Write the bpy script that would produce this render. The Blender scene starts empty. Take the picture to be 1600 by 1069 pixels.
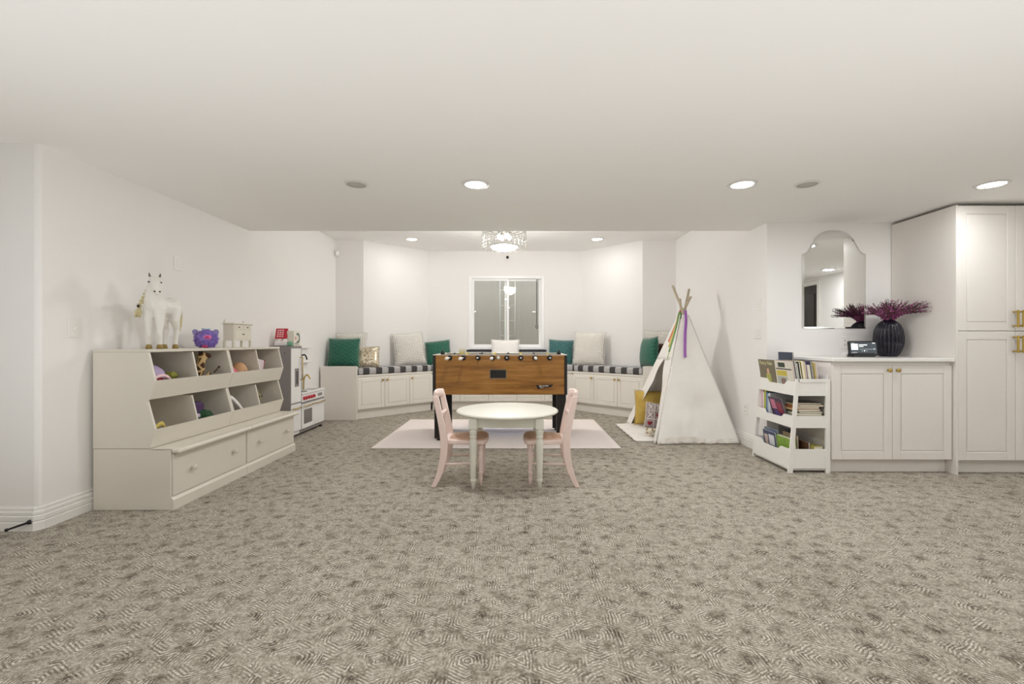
import bpy, bmesh, math, random
from mathutils import Vector, Matrix, noise
random.seed(11)
SC = bpy.context.scene
COL = SC.collection
PI = math.pi

# ------------------------------------------------------------------ camera
cam_d = bpy.data.cameras.new('camera')
cam_d.lens = 16.0
cam_d.sensor_width = 36.0
cam_d.sensor_fit = 'HORIZONTAL'
cam_d.shift_x = -0.00625
cam_d.clip_start = 0.05
cam = bpy.data.objects.new('camera', cam_d)
COL.objects.link(cam)
cam.location = (0.0, 0.0, 1.05)
cam.rotation_euler = (PI / 2, 0, 0)
SC.camera = cam

# ------------------------------------------------------------------ world, exposure
W = bpy.data.worlds.new('world')
SC.world = W
W.use_nodes = True
W.node_tree.nodes['Background'].inputs[0].default_value = (0.85, 0.86, 0.88, 1)
W.node_tree.nodes['Background'].inputs[1].default_value = 1.9
SC.view_settings.view_transform = 'Standard'
SC.view_settings.look = 'None'
SC.view_settings.gamma = 1.0
SC.view_settings.use_curve_mapping = False
SC.view_settings.exposure = 0.13
LAMP_W = 11.5             # watts of one recessed ceiling lamp
REAR_W = 6.8             # the ones behind the viewpoint
ADDED_FILL_W = 12.0         # watts of one fill light added out of view
ADDED_FILLS = [(-2.1, 0.95, 'left of the viewpoint', 1.1), (-0.7, 0.95, 'just left of the camera stand', 0.72), (0.7, 0.95, 'just right of the camera stand', 0.72), (2.1, 0.95, 'right of the viewpoint', 1.1)]
SC.cycles.max_bounces = 9
SC.cycles.diffuse_bounces = 6
SC.cycles.transparent_max_bounces = 24
SC.cycles.caustics_reflective = False
SC.cycles.caustics_refractive = False

# ------------------------------------------------------------------ materials
MATS = {}
class NT:
    def __init__(s, name):
        s.m = bpy.data.materials.new(name)
        s.m.use_nodes = True
        s.t = s.m.node_tree
        s.b = s.t.nodes['Principled BSDF']
        s.out = s.t.nodes['Material Output']
    def n(s, kind, **kw):
        x = s.t.nodes.new(kind)
        for k, v in kw.items():
            setattr(x, k, v)
        return x
    def set(s, sock, v):
        if isinstance(v, bpy.types.NodeSocket):
            s.t.links.new(v, sock)
        elif v is not None:
            sock.default_value = v
    def math(s, op, a, b=None, c=None):
        x = s.n('ShaderNodeMath', operation=op)
        s.set(x.inputs[0], a)
        if b is not None: s.set(x.inputs[1], b)
        if c is not None: s.set(x.inputs[2], c)
        return x.outputs[0]
    def mix(s, f, a, b):
        x = s.n('ShaderNodeMix', data_type='RGBA')
        s.set(x.inputs[0], f)
        s.set(x.inputs[6], c4(a) if isinstance(a, tuple) else a)
        s.set(x.inputs[7], c4(b) if isinstance(b, tuple) else b)
        return x.outputs[2]
    def ramp(s, f, stops, interp='LINEAR'):
        x = s.n('ShaderNodeValToRGB')
        x.color_ramp.interpolation = interp
        e = x.color_ramp.elements
        while len(e) < len(stops): e.new(0.5)
        for i, (p, c) in enumerate(stops):
            e[i].position = p; e[i].color = c4(c)
        s.set(x.inputs[0], f)
        return x.outputs[0]
    def coord(s, which='Object'):
        if which == 'Position':
            return s.n('ShaderNodeNewGeometry').outputs['Position']
        return s.n('ShaderNodeTexCoord').outputs[which]
    def mapping(s, v, loc=(0,0,0), rot=(0,0,0), scale=(1,1,1)):
        x = s.n('ShaderNodeMapping')
        s.set(x.inputs[0], v)
        x.inputs[1].default_value = loc; x.inputs[2].default_value = rot; x.inputs[3].default_value = scale
        return x.outputs[0]
    def noise(s, v, scale, detail=3, rough=0.5):
        x = s.n('ShaderNodeTexNoise')
        s.set(x.inputs['Vector'], v)
        x.inputs['Scale'].default_value = scale
        x.inputs['Detail'].default_value = detail
        x.inputs['Roughness'].default_value = rough
        return x.outputs[0]
    def bump(s, h, strength=0.3, dist=0.005):
        x = s.n('ShaderNodeBump')
        x.inputs['Strength'].default_value = strength
        x.inputs['Distance'].default_value = dist
        s.set(x.inputs['Height'], h)
        s.t.links.new(x.outputs[0], s.b.inputs['Normal'])
    def col(s, c):
        s.set(s.b.inputs['Base Color'], c4(c) if isinstance(c, tuple) else c)
    def props(s, rough=0.5, metal=0.0, spec=None, sheen=None):
        s.b.inputs['Roughness'].default_value = rough
        s.b.inputs['Metallic'].default_value = metal
        if spec is not None: s.b.inputs['Specular IOR Level'].default_value = spec
        if sheen is not None: s.b.inputs['Sheen Weight'].default_value = sheen

def c4(c):
    return (c[0], c[1], c[2], 1.0)
def srgb(r, g, b):
    f = lambda u: u / 12.92 if u <= 0.04045 else ((u + 0.055) / 1.055) ** 2.4
    return (f(r / 255), f(g / 255), f(b / 255))

def plain(name, rgb, rough=0.5, metal=0.0, var=0.04, scale=20, bump=0.0, bscale=200, spec=None, sheen=None):
    """Plain coloured material with a little procedural mottling and relief."""
    if name in MATS: return MATS[name]
    t = NT(name)
    c = srgb(*rgb)
    v = t.coord('Object')
    f = t.noise(v, scale, 2)
    lo = tuple(x * (1 - var) for x in c); hi = tuple(min(1, x * (1 + var)) for x in c)
    t.col(t.mix(f, lo, hi))
    t.props(rough, metal, spec, sheen)
    if bump: t.bump(t.noise(v, bscale, 2), bump, 0.002)
    MATS[name] = t.m
    return t.m

def emit(name, rgb, strength):
    if name in MATS: return MATS[name]
    t = NT(name)
    t.col(srgb(*rgb))
    t.b.inputs['Emission Color'].default_value = c4(srgb(*rgb))
    t.b.inputs['Emission Strength'].default_value = strength
    t.m.cycles.emission_sampling = 'NONE'   # the lamps beside these lenses carry the light
    MATS[name] = t.m
    return t.m

def glassy(name, tint, gloss, rough=0.02):
    t = NT(name)
    tr = t.n('ShaderNodeBsdfTransparent'); tr.inputs[0].default_value = c4(tint)
    gl = t.n('ShaderNodeBsdfGlossy'); gl.inputs['Roughness'].default_value = rough
    mx = t.n('ShaderNodeMixShader'); mx.inputs[0].default_value = gloss
    t.t.links.new(tr.outputs[0], mx.inputs[1]); t.t.links.new(gl.outputs[0], mx.inputs[2])
    t.t.links.new(mx.outputs[0], t.out.inputs[0])
    MATS[name] = t.m
    return t.m

M_WALL = plain('wall_paint', (242, 240, 238), 0.9, var=0.008, scale=3, spec=0.2)
M_CEIL = plain('ceiling_paint', (247, 245, 243), 0.95, var=0.008, scale=3, spec=0.1)
M_TRIM = plain('trim_paint', (236, 234, 230), 0.45, var=0.01)
M_CAB = plain('cabinet_white', (234, 229, 223), 0.4, var=0.01)
M_BENCH = plain('bench_white', (238, 234, 226), 0.45, var=0.01)
M_UNIT = plain('storage_white', (221, 215, 203), 0.4, var=0.01)
M_PLATE = plain('switch_white', (240, 238, 234), 0.35, var=0.01)
M_GOLD = plain('brushed_gold', (196, 168, 92), 0.3, 0.9, var=0.05)
M_BLACK = plain('black_plastic', (16, 15, 15), 0.4, var=0.1)
M_DARK = plain('dark_gap', (60, 56, 52), 0.8)
M_STEEL = plain('steel', (190, 190, 188), 0.25, 0.9)
M_GREYTRIM = plain('lamp_trim', (232, 230, 226), 0.4)
M_SPEAKER = plain('speaker_grille', (196, 190, 184), 0.7, bump=0.3, bscale=500)
M_LENS = emit('lamp_lens', (255, 250, 242), 14.0)
M_TABLE = plain('table_paint', (222, 220, 208), 0.45, var=0.015)
M_PINK = plain('chair_pink', (238, 216, 208), 0.5, var=0.03)
M_TANSEAT = plain('seat_tan', (204, 168, 144), 0.45, var=0.1, scale=14)

def mat_carpet():
    t = NT('carpet')
    P = t.coord('Position')
    sep = t.n('ShaderNodeSeparateXYZ'); t.set(sep.inputs[0], P)
    w1 = t.noise(P, 14, 1)
    jit = t.math('MULTIPLY', t.math('SUBTRACT', w1, 0.5), 0.022)
    j2 = t.math('MULTIPLY', t.math('SUBTRACT', t.noise(P, 75, 1), 0.5), 0.007)
    x = t.math('ADD', t.math('ADD', sep.outputs[0], jit), j2); y = t.math('SUBTRACT', t.math('SUBTRACT', sep.outputs[1], jit), j2)
    PX, PY = 0.295, 0.235
    mx = lambda a, b: t.math('MAXIMUM', a, b)
    def cell(ox, oy):
        u = t.math('SUBTRACT', t.math('WRAP', t.math('ADD', x, ox), PX, 0.0), PX/2)
        v = t.math('SUBTRACT', t.math('WRAP', t.math('ADD', y, oy), PY, 0.0), PY/2)
        c, s_ = 0.5, 0.866
        d1 = t.math('ABSOLUTE', u)
        cu = t.math('MULTIPLY', u, c); sv = t.math('MULTIPLY', v, s_)
        d2 = t.math('ABSOLUTE', t.math('ADD', cu, sv)); d3 = t.math('ABSOLUTE', t.math('SUBTRACT', cu, sv))
        return u, v, mx(d1, mx(d2, d3))
    u1, v1, h1 = cell(0.02, 0.03)
    u2, v2, h2 = cell(0.02 + PX*0.52, 0.03 + PY*0.47)
    hd = t.math('MINIMUM', h1, h2)
    rib = t.math('SINE', t.math('MULTIPLY', hd, 2*PI/0.0118))
    rib = t.math('MULTIPLY', t.math('ADD', rib, t.math('MULTIPLY', t.math('SINE', t.math('MULTIPLY', hd, 6*PI/0.0118)), 0.18)), 1.0)
    # tufts show more or less of the ribs from place to place
    na = t.noise(t.mapping(P, scale=(1, 1.25, 1)), 13, 2, 0.6)
    amp = t.math('SMOOTHSTEP', na, 0.36, 0.60) if False else t.ramp(na, [(0.42, (0.0, 0.0, 0.0)), (0.57, (1.2, 1.2, 1.2))])
    fib = t.noise(P, 300, 2, 0.7)
    fib2 = t.noise(P, 95, 2, 0.6)
    big = t.noise(P, 1.8, 3)
    # darker tufted spots beside each motif, broken up
    def spot(u, v, ox, oy, r):
        a = t.math('SUBTRACT', u, ox); b = t.math('SUBTRACT', v, oy)
        d = t.math('SQRT', t.math('ADD', t.math('MULTIPLY', a, a), t.math('MULTIPLY', t.math('MULTIPLY', b, b), 1.3)))
        return t.math('MAXIMUM', t.math('SUBTRACT', 1.0, t.math('DIVIDE', d, r)), 0.0)
    n3 = t.noise(P, 38, 3, 0.7); n4 = t.noise(P, 17, 2, 0.6)
    sp = t.math('MAXIMUM', spot(u1, v1, 0.045, 0.01, 0.050), t.math('MAXIMUM', spot(u2, v2, -0.035, 0.03, 0.042), t.math('MAXIMUM', spot(u1, v1, -0.07, -0.08, 0.045), spot(u2, v2, 0.06, -0.055, 0.040))))
    sp = t.math('MULTIPLY', sp, t.ramp(n3, [(0.34, (0.0, 0.0, 0.0)), (0.6, (1.8, 1.8, 1.8))]))
    sp = t.math('MULTIPLY', sp, t.ramp(t.noise(P, 7, 2), [(0.40, (0.25, 0.25, 0.25)), (0.58, (1, 1, 1))]))
    rs = t.math('MULTIPLY', t.ramp(n4, [(0.48, (0, 0, 0)), (0.66, (1, 1, 1))]), t.ramp(t.noise(P, 70, 3, 0.8), [(0.38, (0, 0, 0)), (0.6, (1.7, 1.7, 1.7))]))
    val = t.math('ADD', 0.565, t.math('MULTIPLY', t.math('MULTIPLY', rib, amp), t.math('MULTIPLY', t.ramp(fib2, [(0.36, (0.1, 0.1, 0.1)), (0.56, (1.1, 1.1, 1.1))]), 0.28)))
    val = t.math('SUBTRACT', val, t.math('MULTIPLY', sp, 0.30))
    val = t.math('SUBTRACT', val, t.math('MULTIPLY', rs, 0.19))
    val = t.math('ADD', val, t.math('MULTIPLY', t.math('SUBTRACT', fib, 0.5), 1.3))
    val = t.math('ADD', val, t.math('MULTIPLY', t.math('SUBTRACT', fib2, 0.5), 0.75))
    val = t.math('ADD', val, t.math('MULTIPLY', t.math('SUBTRACT', t.noise(P, 44, 2, 0.6), 0.5), 0.65))
    val = t.math('ADD', val, t.math('MULTIPLY', t.math('SUBTRACT', big, 0.5), 0.22))
    col = t.ramp(val, [(0.0, srgb(74, 67, 55)), (0.45, srgb(146, 138, 123)), (0.75, srgb(192, 185, 172)), (1.0, srgb(218, 212, 201))])
    t.col(col)
    t.props(0.95, spec=0.1, sheen=0.1)
    t.bump(t.math('ADD', t.math('MULTIPLY', t.math('MULTIPLY', rib, amp), 0.5), fib), 0.4, 0.004)
    return t.m
M_CARPET = mat_carpet()

def mat_rug():
    t = NT('rug')
    v = t.coord('Object')
    g = t.n('ShaderNodeTexGradient', gradient_type='SPHERICAL')
    t.set(g.inputs[0], t.mapping(v, scale=(1.25, 2.1, 0.01)))
    n1 = t.noise(v, 7, 5, 0.7); n2 = t.noise(v, 60, 3, 0.7)
    f = t.math('MULTIPLY', g.outputs['Fac'], t.math('ADD', 0.5, t.math('MULTIPLY', n1, 1.1)))
    base = t.mix(n2, srgb(228, 216, 211), srgb(244, 236, 232))
    blue = t.mix(n2, srgb(186, 184, 200), srgb(220, 219, 230))
    t.col(t.mix(t.math('MULTIPLY', f, 1.1), base, blue))
    t.props(0.95, spec=0.1)
    t.bump(n2, 0.3, 0.003)
    return t.m
M_RUG = mat_rug()

def mat_wood(name, c1, c2, c3, scale=(1.2, 1, 16)):
    t = NT(name)
    v = t.coord('Object')
    m = t.mapping(v, scale=scale)
    n1 = t.noise(m, 2.2, 5, 0.65)
    n2 = t.noise(t.mapping(v, scale=(2, 2, 70)), 3, 3, 0.6)
    f = t.math('ADD', t.math('MULTIPLY', n1, 0.75), t.math('MULTIPLY', n2, 0.25))
    t.col(t.ramp(f, [(0.32, srgb(*c1)), (0.5, srgb(*c2)), (0.66, srgb(*c3))]))
    t.props(0.35)
    return t.m
M_OAK = mat_wood('foosball_wood', (112, 70, 22), (156, 106, 42), (178, 128, 62))
M_POLE = mat_wood('pole_wood', (150, 136, 112), (190, 176, 150), (206, 194, 170), (30, 30, 2))
M_DOORDARK = mat_wood('dark_door_wood', (26, 22, 19), (44, 38, 33), (58, 50, 43), (12, 12, 1))

def mat_plaid(name, ang):
    t = NT(name)
    P = t.mapping(t.coord('Position'), rot=(0, 0, -ang))
    s = t.n('ShaderNodeSeparateXYZ'); t.set(s.inputs[0], P)
    sq = lambda x, off: t.math('GREATER_THAN', t.math('WRAP', t.math('ADD', x, off), 0.19, 0.0), 0.095)
    a = sq(s.outputs[0], 0.02)
    off = {0: -7.01, 1: 0.0, 2: 0.0}.get(0, 0)
    b = sq(t.math('ADD', s.outputs[1], t.math('MULTIPLY', 0.0, s.outputs[2])), PLAID_OFF[name])
    ab = t.math('ADD', a, b)
    fib = t.noise(t.coord('Position'), 320, 2)
    c = t.ramp(t.math('MULTIPLY', ab, 0.5), [(0.0, srgb(236, 234, 232)), (0.5, srgb(186, 184, 184)), (1.0, srgb(44, 42, 42))], 'LINEAR')
    t.col(t.mix(t.math('MULTIPLY', fib, 0.35), c, srgb(150, 148, 148)))
    t.props(0.9, spec=0.1)
    t.bump(fib, 0.3, 0.002)
    return t.m
PLAID_OFF = {}

def mat_fabric_pattern(name, kind):
    t = NT(name)
    v = t.coord('Object')
    s = t.n('ShaderNodeSeparateXYZ'); t.set(s.inputs[0], v)
    X, Z = s.outputs[0], s.outputs[2]
    if kind in ('green', 'teal'):
        # quilted zig-zag channels in velvet
        tri = t.math('PINGPONG', X, 0.055)
        h = t.math('PINGPONG', t.math('ADD', Z, t.math('MULTIPLY', tri, 1.0)), 0.026)
        n = t.noise(v, 24, 3)
        lo, hi = ((10, 62, 48), (24, 116, 90)) if kind == 'green' else ((16, 66, 64), (58, 122, 122))
        f = t.math('ADD', t.math('MULTIPLY', t.math('DIVIDE', h, 0.026), 0.45), t.math('MULTIPLY', n, 0.55))
        t.col(t.mix(f, srgb(*lo), srgb(*hi)))
        t.props(0.65, sheen=0.35)
        t.bump(t.math('POWER', t.math('DIVIDE', h, 0.026), 0.5), 0.6, 0.008)
    elif kind == 'white':
        # rows of tufted loops
        k = 2 * PI / 0.05
        a = t.math('SINE', t.math('MULTIPLY', t.math('ADD', X, Z), k))
        b = t.math('SINE', t.math('MULTIPLY', t.math('SUBTRACT', X, Z), k))
        p = t.math('MULTIPLY', a, b)
        d = t.math('ADD', 0.5, t.math('MULTIPLY', p, 0.5))
        d = t.math('ADD', d, t.math('MULTIPLY', t.math('SUBTRACT', t.noise(v, 120, 2), 0.5), 0.5))
        t.col(t.ramp(d, [(0.05, srgb(198, 190, 178)), (0.35, srgb(228, 223, 214)), (0.7, srgb(244, 241, 235))]))
        t.props(0.95, spec=0.1)
        t.bump(d, 0.8, 0.012)
    elif kind == 'sequin':
        vo = t.n('ShaderNodeTexVoronoi'); t.set(vo.inputs['Vector'], v); vo.inputs['Scale'].default_value = 75
        cs = t.n('ShaderNodeSeparateColor'); t.set(cs.inputs[0], vo.outputs['Color'])
        t.col(t.ramp(cs.outputs[0], [(0.0, srgb(150, 130, 98)), (0.5, srgb(206, 192, 164)), (1.0, srgb(250, 244, 230))]))
        t.props(0.3, 0.55)
        t.bump(cs.outputs[1], 0.7, 0.006)
    elif kind == 'giraffe':
        vo = t.n('ShaderNodeTexVoronoi', feature='DISTANCE_TO_EDGE'); t.set(vo.inputs['Vector'], v); vo.inputs['Scale'].default_value = 18
        t.col(t.ramp(vo.outputs[0], [(0.0, srgb(206, 178, 130)), (0.09, srgb(190, 156, 104)), (0.13, srgb(64, 38, 22))], 'LINEAR'))
        t.props(0.9)
    elif kind == 'leafgreen':
        t.col(t.mix(t.noise(v, 30, 3), srgb(96, 140, 40), srgb(166, 200, 84)))
        t.props(0.4)
    return t.m

def mat_cloth(name, rgb, rgb2, scale=9, rough=0.9, bump=0.25):
    t = NT(name)
    v = t.coord('Object')
    n = t.noise(v, scale, 3); f = t.noise(v, 380, 1)
    t.col(t.mix(n, srgb(*rgb), srgb(*rgb2)))
    t.props(rough, spec=0.15)
    t.bump(t.math('ADD', n, t.math('MULTIPLY', f, 0.2)), bump, 0.01)
    return t.m

# ------------------------------------------------------------------ mesh builder
class MB:
    def __init__(s):
        s.v = []; s.f = []; s.sm = []
    def add(s, vs, fs, smooth=False, M=None):
        o = len(s.v)
        s.v += [tuple(M @ Vector(p)) if M is not None else tuple(p) for p in vs]
        s.f += [tuple(i + o for i in f) for f in fs]
        s.sm += [smooth] * len(fs)
        return s
    def box(s, x0, x1, y0, y1, z0, z1, b=0.0, M=None):
        X, Y, Z = (min(x0, x1), max(x0, x1)), (min(y0, y1), max(y0, y1)), (min(z0, z1), max(z0, z1))
        if b <= 0:
            vs = [(X[i], Y[j], Z[k]) for i in (0, 1) for j in (0, 1) for k in (0, 1)]
            fs = [(0, 1, 3, 2), (4, 6, 7, 5), (0, 4, 5, 1), (2, 3, 7, 6), (0, 2, 6, 4), (1, 5, 7, 3)]
            return s.add(vs, fs, False, M)
        b = min(b, (X[1]-X[0])*.49, (Y[1]-Y[0])*.49, (Z[1]-Z[0])*.49)
        vs = []; idx = {}
        for i in (0, 1):
            for j in (0, 1):
                for k in (0, 1):
                    q = (X[i], Y[j], Z[k]); d = (b if i == 0 else -b, b if j == 0 else -b, b if k == 0 else -b)
                    for ax in range(3):
                        p = [q[a] + (0 if a == ax else d[a]) for a in range(3)]
                        idx[(i, j, k, ax)] = len(vs); vs.append(tuple(p))
        I = lambda t, ax: idx[(t[0], t[1], t[2], ax)]
        fs = []
        for ax in range(3):
            o1, o2 = [a for a in range(3) if a != ax]
            for sd in (0, 1):
                loop = []
                for (p, q) in ((0, 0), (1, 0), (1, 1), (0, 1)):
                    t = [0, 0, 0]; t[ax] = sd; t[o1] = p; t[o2] = q
                    loop.append(I(t, ax))
                fs.append(tuple(loop))
            for p in (0, 1):
                for q in (0, 1):
                    t0 = [0, 0, 0]; t1 = [0, 0, 0]
                    t0[o1] = t1[o1] = p; t0[o2] = t1[o2] = q; t1[ax] = 1
                    fs.append((I(t0, o1), I(t0, o2), I(t1, o2), I(t1, o1)))
        for i in (0, 1):
            for j in (0, 1):
                for k in (0, 1):
                    fs.append(tuple(idx[(i, j, k, a)] for a in range(3)))
        return s.add(vs, fs, False, M)
    def lathe(s, prof, n=20, M=None, smooth=True):
        vs = []; fs = []
        for r, z in prof:
            for i in range(n):
                a = 2 * PI * i / n
                vs.append((r * math.cos(a), r * math.sin(a), z))
        for k in range(len(prof) - 1):
            for i in range(n):
                j = (i + 1) % n
                fs.append((k*n+i, k*n+j, (k+1)*n+j, (k+1)*n+i))
        fs.append(tuple(range(n))[::-1]); fs.append(tuple((len(prof)-1)*n + i for i in range(n)))
        return s.add(vs, fs, smooth, M)
    def tube(s, path, r, n=8, M=None, smooth=True, closed=False):
        path = [Vector(p) for p in path]; m = len(path)
        rs = r if isinstance(r, (list, tuple)) else [r] * m
        vs = []; fs = []
        up = Vector((0, 0, 1)); prev = None
        for i, p in enumerate(path):
            if closed: d = path[(i+1) % m] - path[i-1]
            else: d = path[min(i+1, m-1)] - path[max(i-1, 0)]
            if d.length < 1e-9: d = Vector((0, 0, 1))
            d.normalize()
            if prev is None:
                a = d.cross(up)
                if a.length < 1e-3: a = d.cross(Vector((1, 0, 0)))
            else:
                a = prev - d * prev.dot(d)
            a.normalize(); b = d.cross(a); prev = a
            for j in range(n):
                t = 2 * PI * j / n
                vs.append(p + (a * math.cos(t) + b * math.sin(t)) * rs[i])
        rng = m if closed else m - 1
        for i in range(rng):
            for j in range(n):
                k = (j + 1) % n; i2 = (i + 1) % m
                fs.append((i*n+j, i*n+k, i2*n+k, i2*n+j))
        if not closed:
            fs.append(tuple(range(n))[::-1]); fs.append(tuple((m-1)*n + j for j in range(n)))
        return s.add(vs, fs, smooth, M)
    def prism(s, poly, z0, z1, M=None, smooth=False):
        n = len(poly)
        vs = [(p[0], p[1], z0) for p in poly] + [(p[0], p[1], z1) for p in poly]
        fs = [tuple(range(n))[::-1], tuple(range(n, 2*n))]
        s.add(vs, fs, False, M)
        o = len(s.v) - 2*n
        for i in range(n):
            j = (i + 1) % n
            s.f.append((o+i, o+j, o+n+j, o+n+i)); s.sm.append(smooth)
        return s
    def ball(s, c, r, n=16, m=10, M=None):
        rx, ry, rz = (r, r, r) if not isinstance(r, (tuple, list)) else r
        vs = [(c[0], c[1], c[2] - rz)]; fs = []
        for k in range(1, m):
            t = -PI/2 + PI * k / m
            for i in range(n):
                a = 2*PI*i/n
                vs.append((c[0] + rx*math.cos(t)*math.cos(a), c[1] + ry*math.cos(t)*math.sin(a), c[2] + rz*math.sin(t)))
        vs.append((c[0], c[1], c[2] + rz)); L = len(vs) - 1
        for i in range(n):
            j = (i+1) % n
            fs.append((0, 1+j, 1+i)); fs.append((L, 1+(m-2)*n+i, 1+(m-2)*n+j))
            for k in range(m-2):
                fs.append((1+k*n+i, 1+k*n+j, 1+(k+1)*n+j, 1+(k+1)*n+i))
        return s.add(vs, fs, True, M)
    def grid(s, fn, nu, nv, smooth=True, M=None):
        vs = [fn(i / nu, j / nv) for j in range(nv+1) for i in range(nu+1)]
        fs = [(j*(nu+1)+i, j*(nu+1)+i+1, (j+1)*(nu+1)+i+1, (j+1)*(nu+1)+i) for j in range(nv) for i in range(nu)]
        return s.add(vs, fs, smooth, M)
    def build(s, name, mat, parent=None, world=False, remesh=None, solidify=None, bevel=None, subsurf=0, recalc=True):
        me = bpy.data.meshes.new(name)
        me.from_pydata(s.v, [], s.f)
        me.polygons.foreach_set('use_smooth', s.sm)
        if recalc:
            bm = bmesh.new(); bm.from_mesh(me)
            bmesh.ops.recalc_face_normals(bm, faces=bm.faces)
            bm.to_mesh(me); bm.free()
        me.materials.append(mat)
        o = bpy.data.objects.new(name, me)
        COL.objects.link(o)
        if parent is not None:
            o.parent = parent
            if world:
                o.matrix_parent_inverse = pm(parent).inverted()
        if remesh:
            r = o.modifiers.new('remesh', 'REMESH'); r.mode = 'VOXEL'; r.voxel_size = remesh; r.use_smooth_shade = True
            sm = o.modifiers.new('smooth', 'SMOOTH'); sm.iterations = 8; sm.factor = 0.5
        if solidify:
            q = o.modifiers.new('solid', 'SOLIDIFY'); q.thickness = solidify; q.offset = 0
        if bevel:
            q = o.modifiers.new('bevel', 'BEVEL'); q.width = bevel; q.segments = 3; q.limit_method = 'ANGLE'
        if subsurf:
            q = o.modifiers.new('sub', 'SUBSURF'); q.levels = subsurf; q.render_levels = subsurf
        return o

def pm(o):
    m = Matrix.Translation(o.location) @ o.rotation_euler.to_matrix().to_4x4()
    if o.parent: m = pm(o.parent) @ o.matrix_parent_inverse @ m
    return m

def tag(o, label=None, cat=None, group=None, kind=None):
    if label: o['label'] = label
    if cat: o['category'] = cat
    if group: o['group'] = group
    if kind: o['kind'] = kind
    return o
def thing(name, label, cat, loc=(0, 0, 0), rz=0.0, group=None, rot=None):
    o = bpy.data.objects.new(name, None)
    COL.objects.link(o)
    o.empty_display_size = 0.05
    o.location = loc
    o.rotation_euler = rot if rot else (0, 0, rz)
    return tag(o, label, cat, group)
def copy_tree(o, parent=None):
    c = o.copy(); COL.objects.link(c); c.parent = parent
    for ch in list(o.children): copy_tree(ch, c)
    return c
def struct(name, mb, mat, parent=None, **kw):
    o = mb.build(name, mat, parent, **kw)
    o['kind'] = 'structure'
    return o
def TR(x, y, z): return Matrix.Translation((x, y, z))
def RX(a): return Matrix.Rotation(a, 4, 'X')
def RY(a): return Matrix.Rotation(a, 4, 'Y')
def RZ(a): return Matrix.Rotation(a, 4, 'Z')

# ================================================================== SETTING
LC, HC = 2.16, 2.54      # low ceiling, alcove ceiling
XL, XR = -2.68, 2.31     # side walls of the alcove
T = 0.12
def wall_seg(name, p, q, z0, z1, t=T, ext=0.0):
    """Straight wall whose room face runs p -> q; thickness goes to the right of the direction."""
    p, q = Vector(p), Vector(q); d = (q - p).normalized(); n = Vector((d.y, -d.x))
    p = p - d * ext; q = q + d * ext
    m = MB(); m.prism([tuple(p), tuple(q), tuple(q + n*t), tuple(p + n*t)], z0, z1)
    return struct(name, m, M_WALL)
struct('floor', MB().box(-5.0, 5.15, -3.2, 7.75, -0.1, 0.0), M_CARPET)
struct('ceiling', MB().box(-5.0, 5.15, -3.2, 4.55, LC, HC + 0.1), M_CEIL)
struct('ceiling_alcove', MB().box(XL - T, XR + T, 4.552, 7.7, HC, HC + 0.1), M_CEIL)
# left wall with a rounded outer corner
mwl = MB()
mwl.prism([(XL, 6.79), (XL - T, 6.79), (XL - T, 2.66), (XL - T, 2.54), (XL - 0.022, 2.54), (XL - 0.0065, 2.5465), (XL, 2.562)], 0, HC)
struct('wall_left', mwl, M_WALL)
struct('wall_front_left', MB().box(-5.0, XL - T, 2.54, 2.66, 0, LC), M_WALL)
struct('wall_far_left', MB().box(-5.12, -5.0, -3.2, 2.66, 0, LC), M_WALL)
struct('wall_rear', MB().box(-5.12, 5.27, -3.32, -3.2, 0, LC), M_WALL)
struct('wall_alcove_left', MB().box(XL, -2.27, 6.67, 6.79, 0, HC), M_WALL)
wall_seg('wall_bay_left', (-1.49, 7.45), (-2.27, 6.67), 0, HC)
struct('wall_alcove_right', MB().box(1.82, XR, 6.67, 6.79, 0, HC), M_WALL)
wall_seg('wall_bay_right', (1.82, 6.67), (1.04, 7.45), 0, HC)
WX0, WX1, WZ0, WZ1 = -0.815, 0.425, 0.925, 2.13
mb = MB()
mb.box(-1.55, WX0, 7.45, 7.57, 0, HC); mb.box(WX1, 1.10, 7.45, 7.57, 0, HC)
mb.box(WX0, WX1, 7.45, 7.57, 0, WZ0); mb.box(WX0, WX1, 7.45, 7.57, WZ1, HC)
struct('wall_back', mb, M_WALL)
struct('wall_right', MB().box(XR, XR + T, 4.23, 6.79, 0, HC), M_WALL)
struct('wall_mirror', MB().box(XR + T, 5.27, 4.23, 4.35, 0, LC), M_WALL)
mb = MB()
mb.box(5.15, 5.27, -3.2, -0.25, 0, LC); mb.box(5.15, 5.27, 0.62, 4.23, 0, LC); mb.box(5.15, 5.27, -0.25, 0.62, 2.04, LC)
struct('wall_far_right', mb, M_WALL)

# dark panelled door on the far right wall (seen in the mirror)
d1 = struct('door_1', MB().box(5.16, 5.20, -0.24, 0.61, 0.005, 2.035), M_DOORDARK)
for (y0, y1, z0, z1) in ((-0.15, 0.13, 0.18, 0.85), (0.23, 0.52, 0.18, 0.85), (-0.15, 0.13, 1.0, 1.9), (0.23, 0.52, 1.0, 1.9)):
    MB().box(5.148, 5.16, y0, y1, z0, z1, 0.01).build('door_panel', M_DOORDARK, d1)
mb = MB(); mb.tube([(5.16, 0.54, 0.98), (5.10, 0.54, 0.98)], 0.012); mb.ball((5.09, 0.54, 0.98), 0.028)
mb.build('door_knob', M_BLACK, d1)
mb = MB()
mb.box(5.125, 5.15, -0.33, -0.25, 0, 2.12, 0.005); mb.box(5.125, 5.15, 0.62, 0.70, 0, 2.12, 0.005); mb.box(5.125, 5.15, -0.25, 0.62, 2.04, 2.12, 0.005)
struct('trim_1', mb, M_TRIM)

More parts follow.
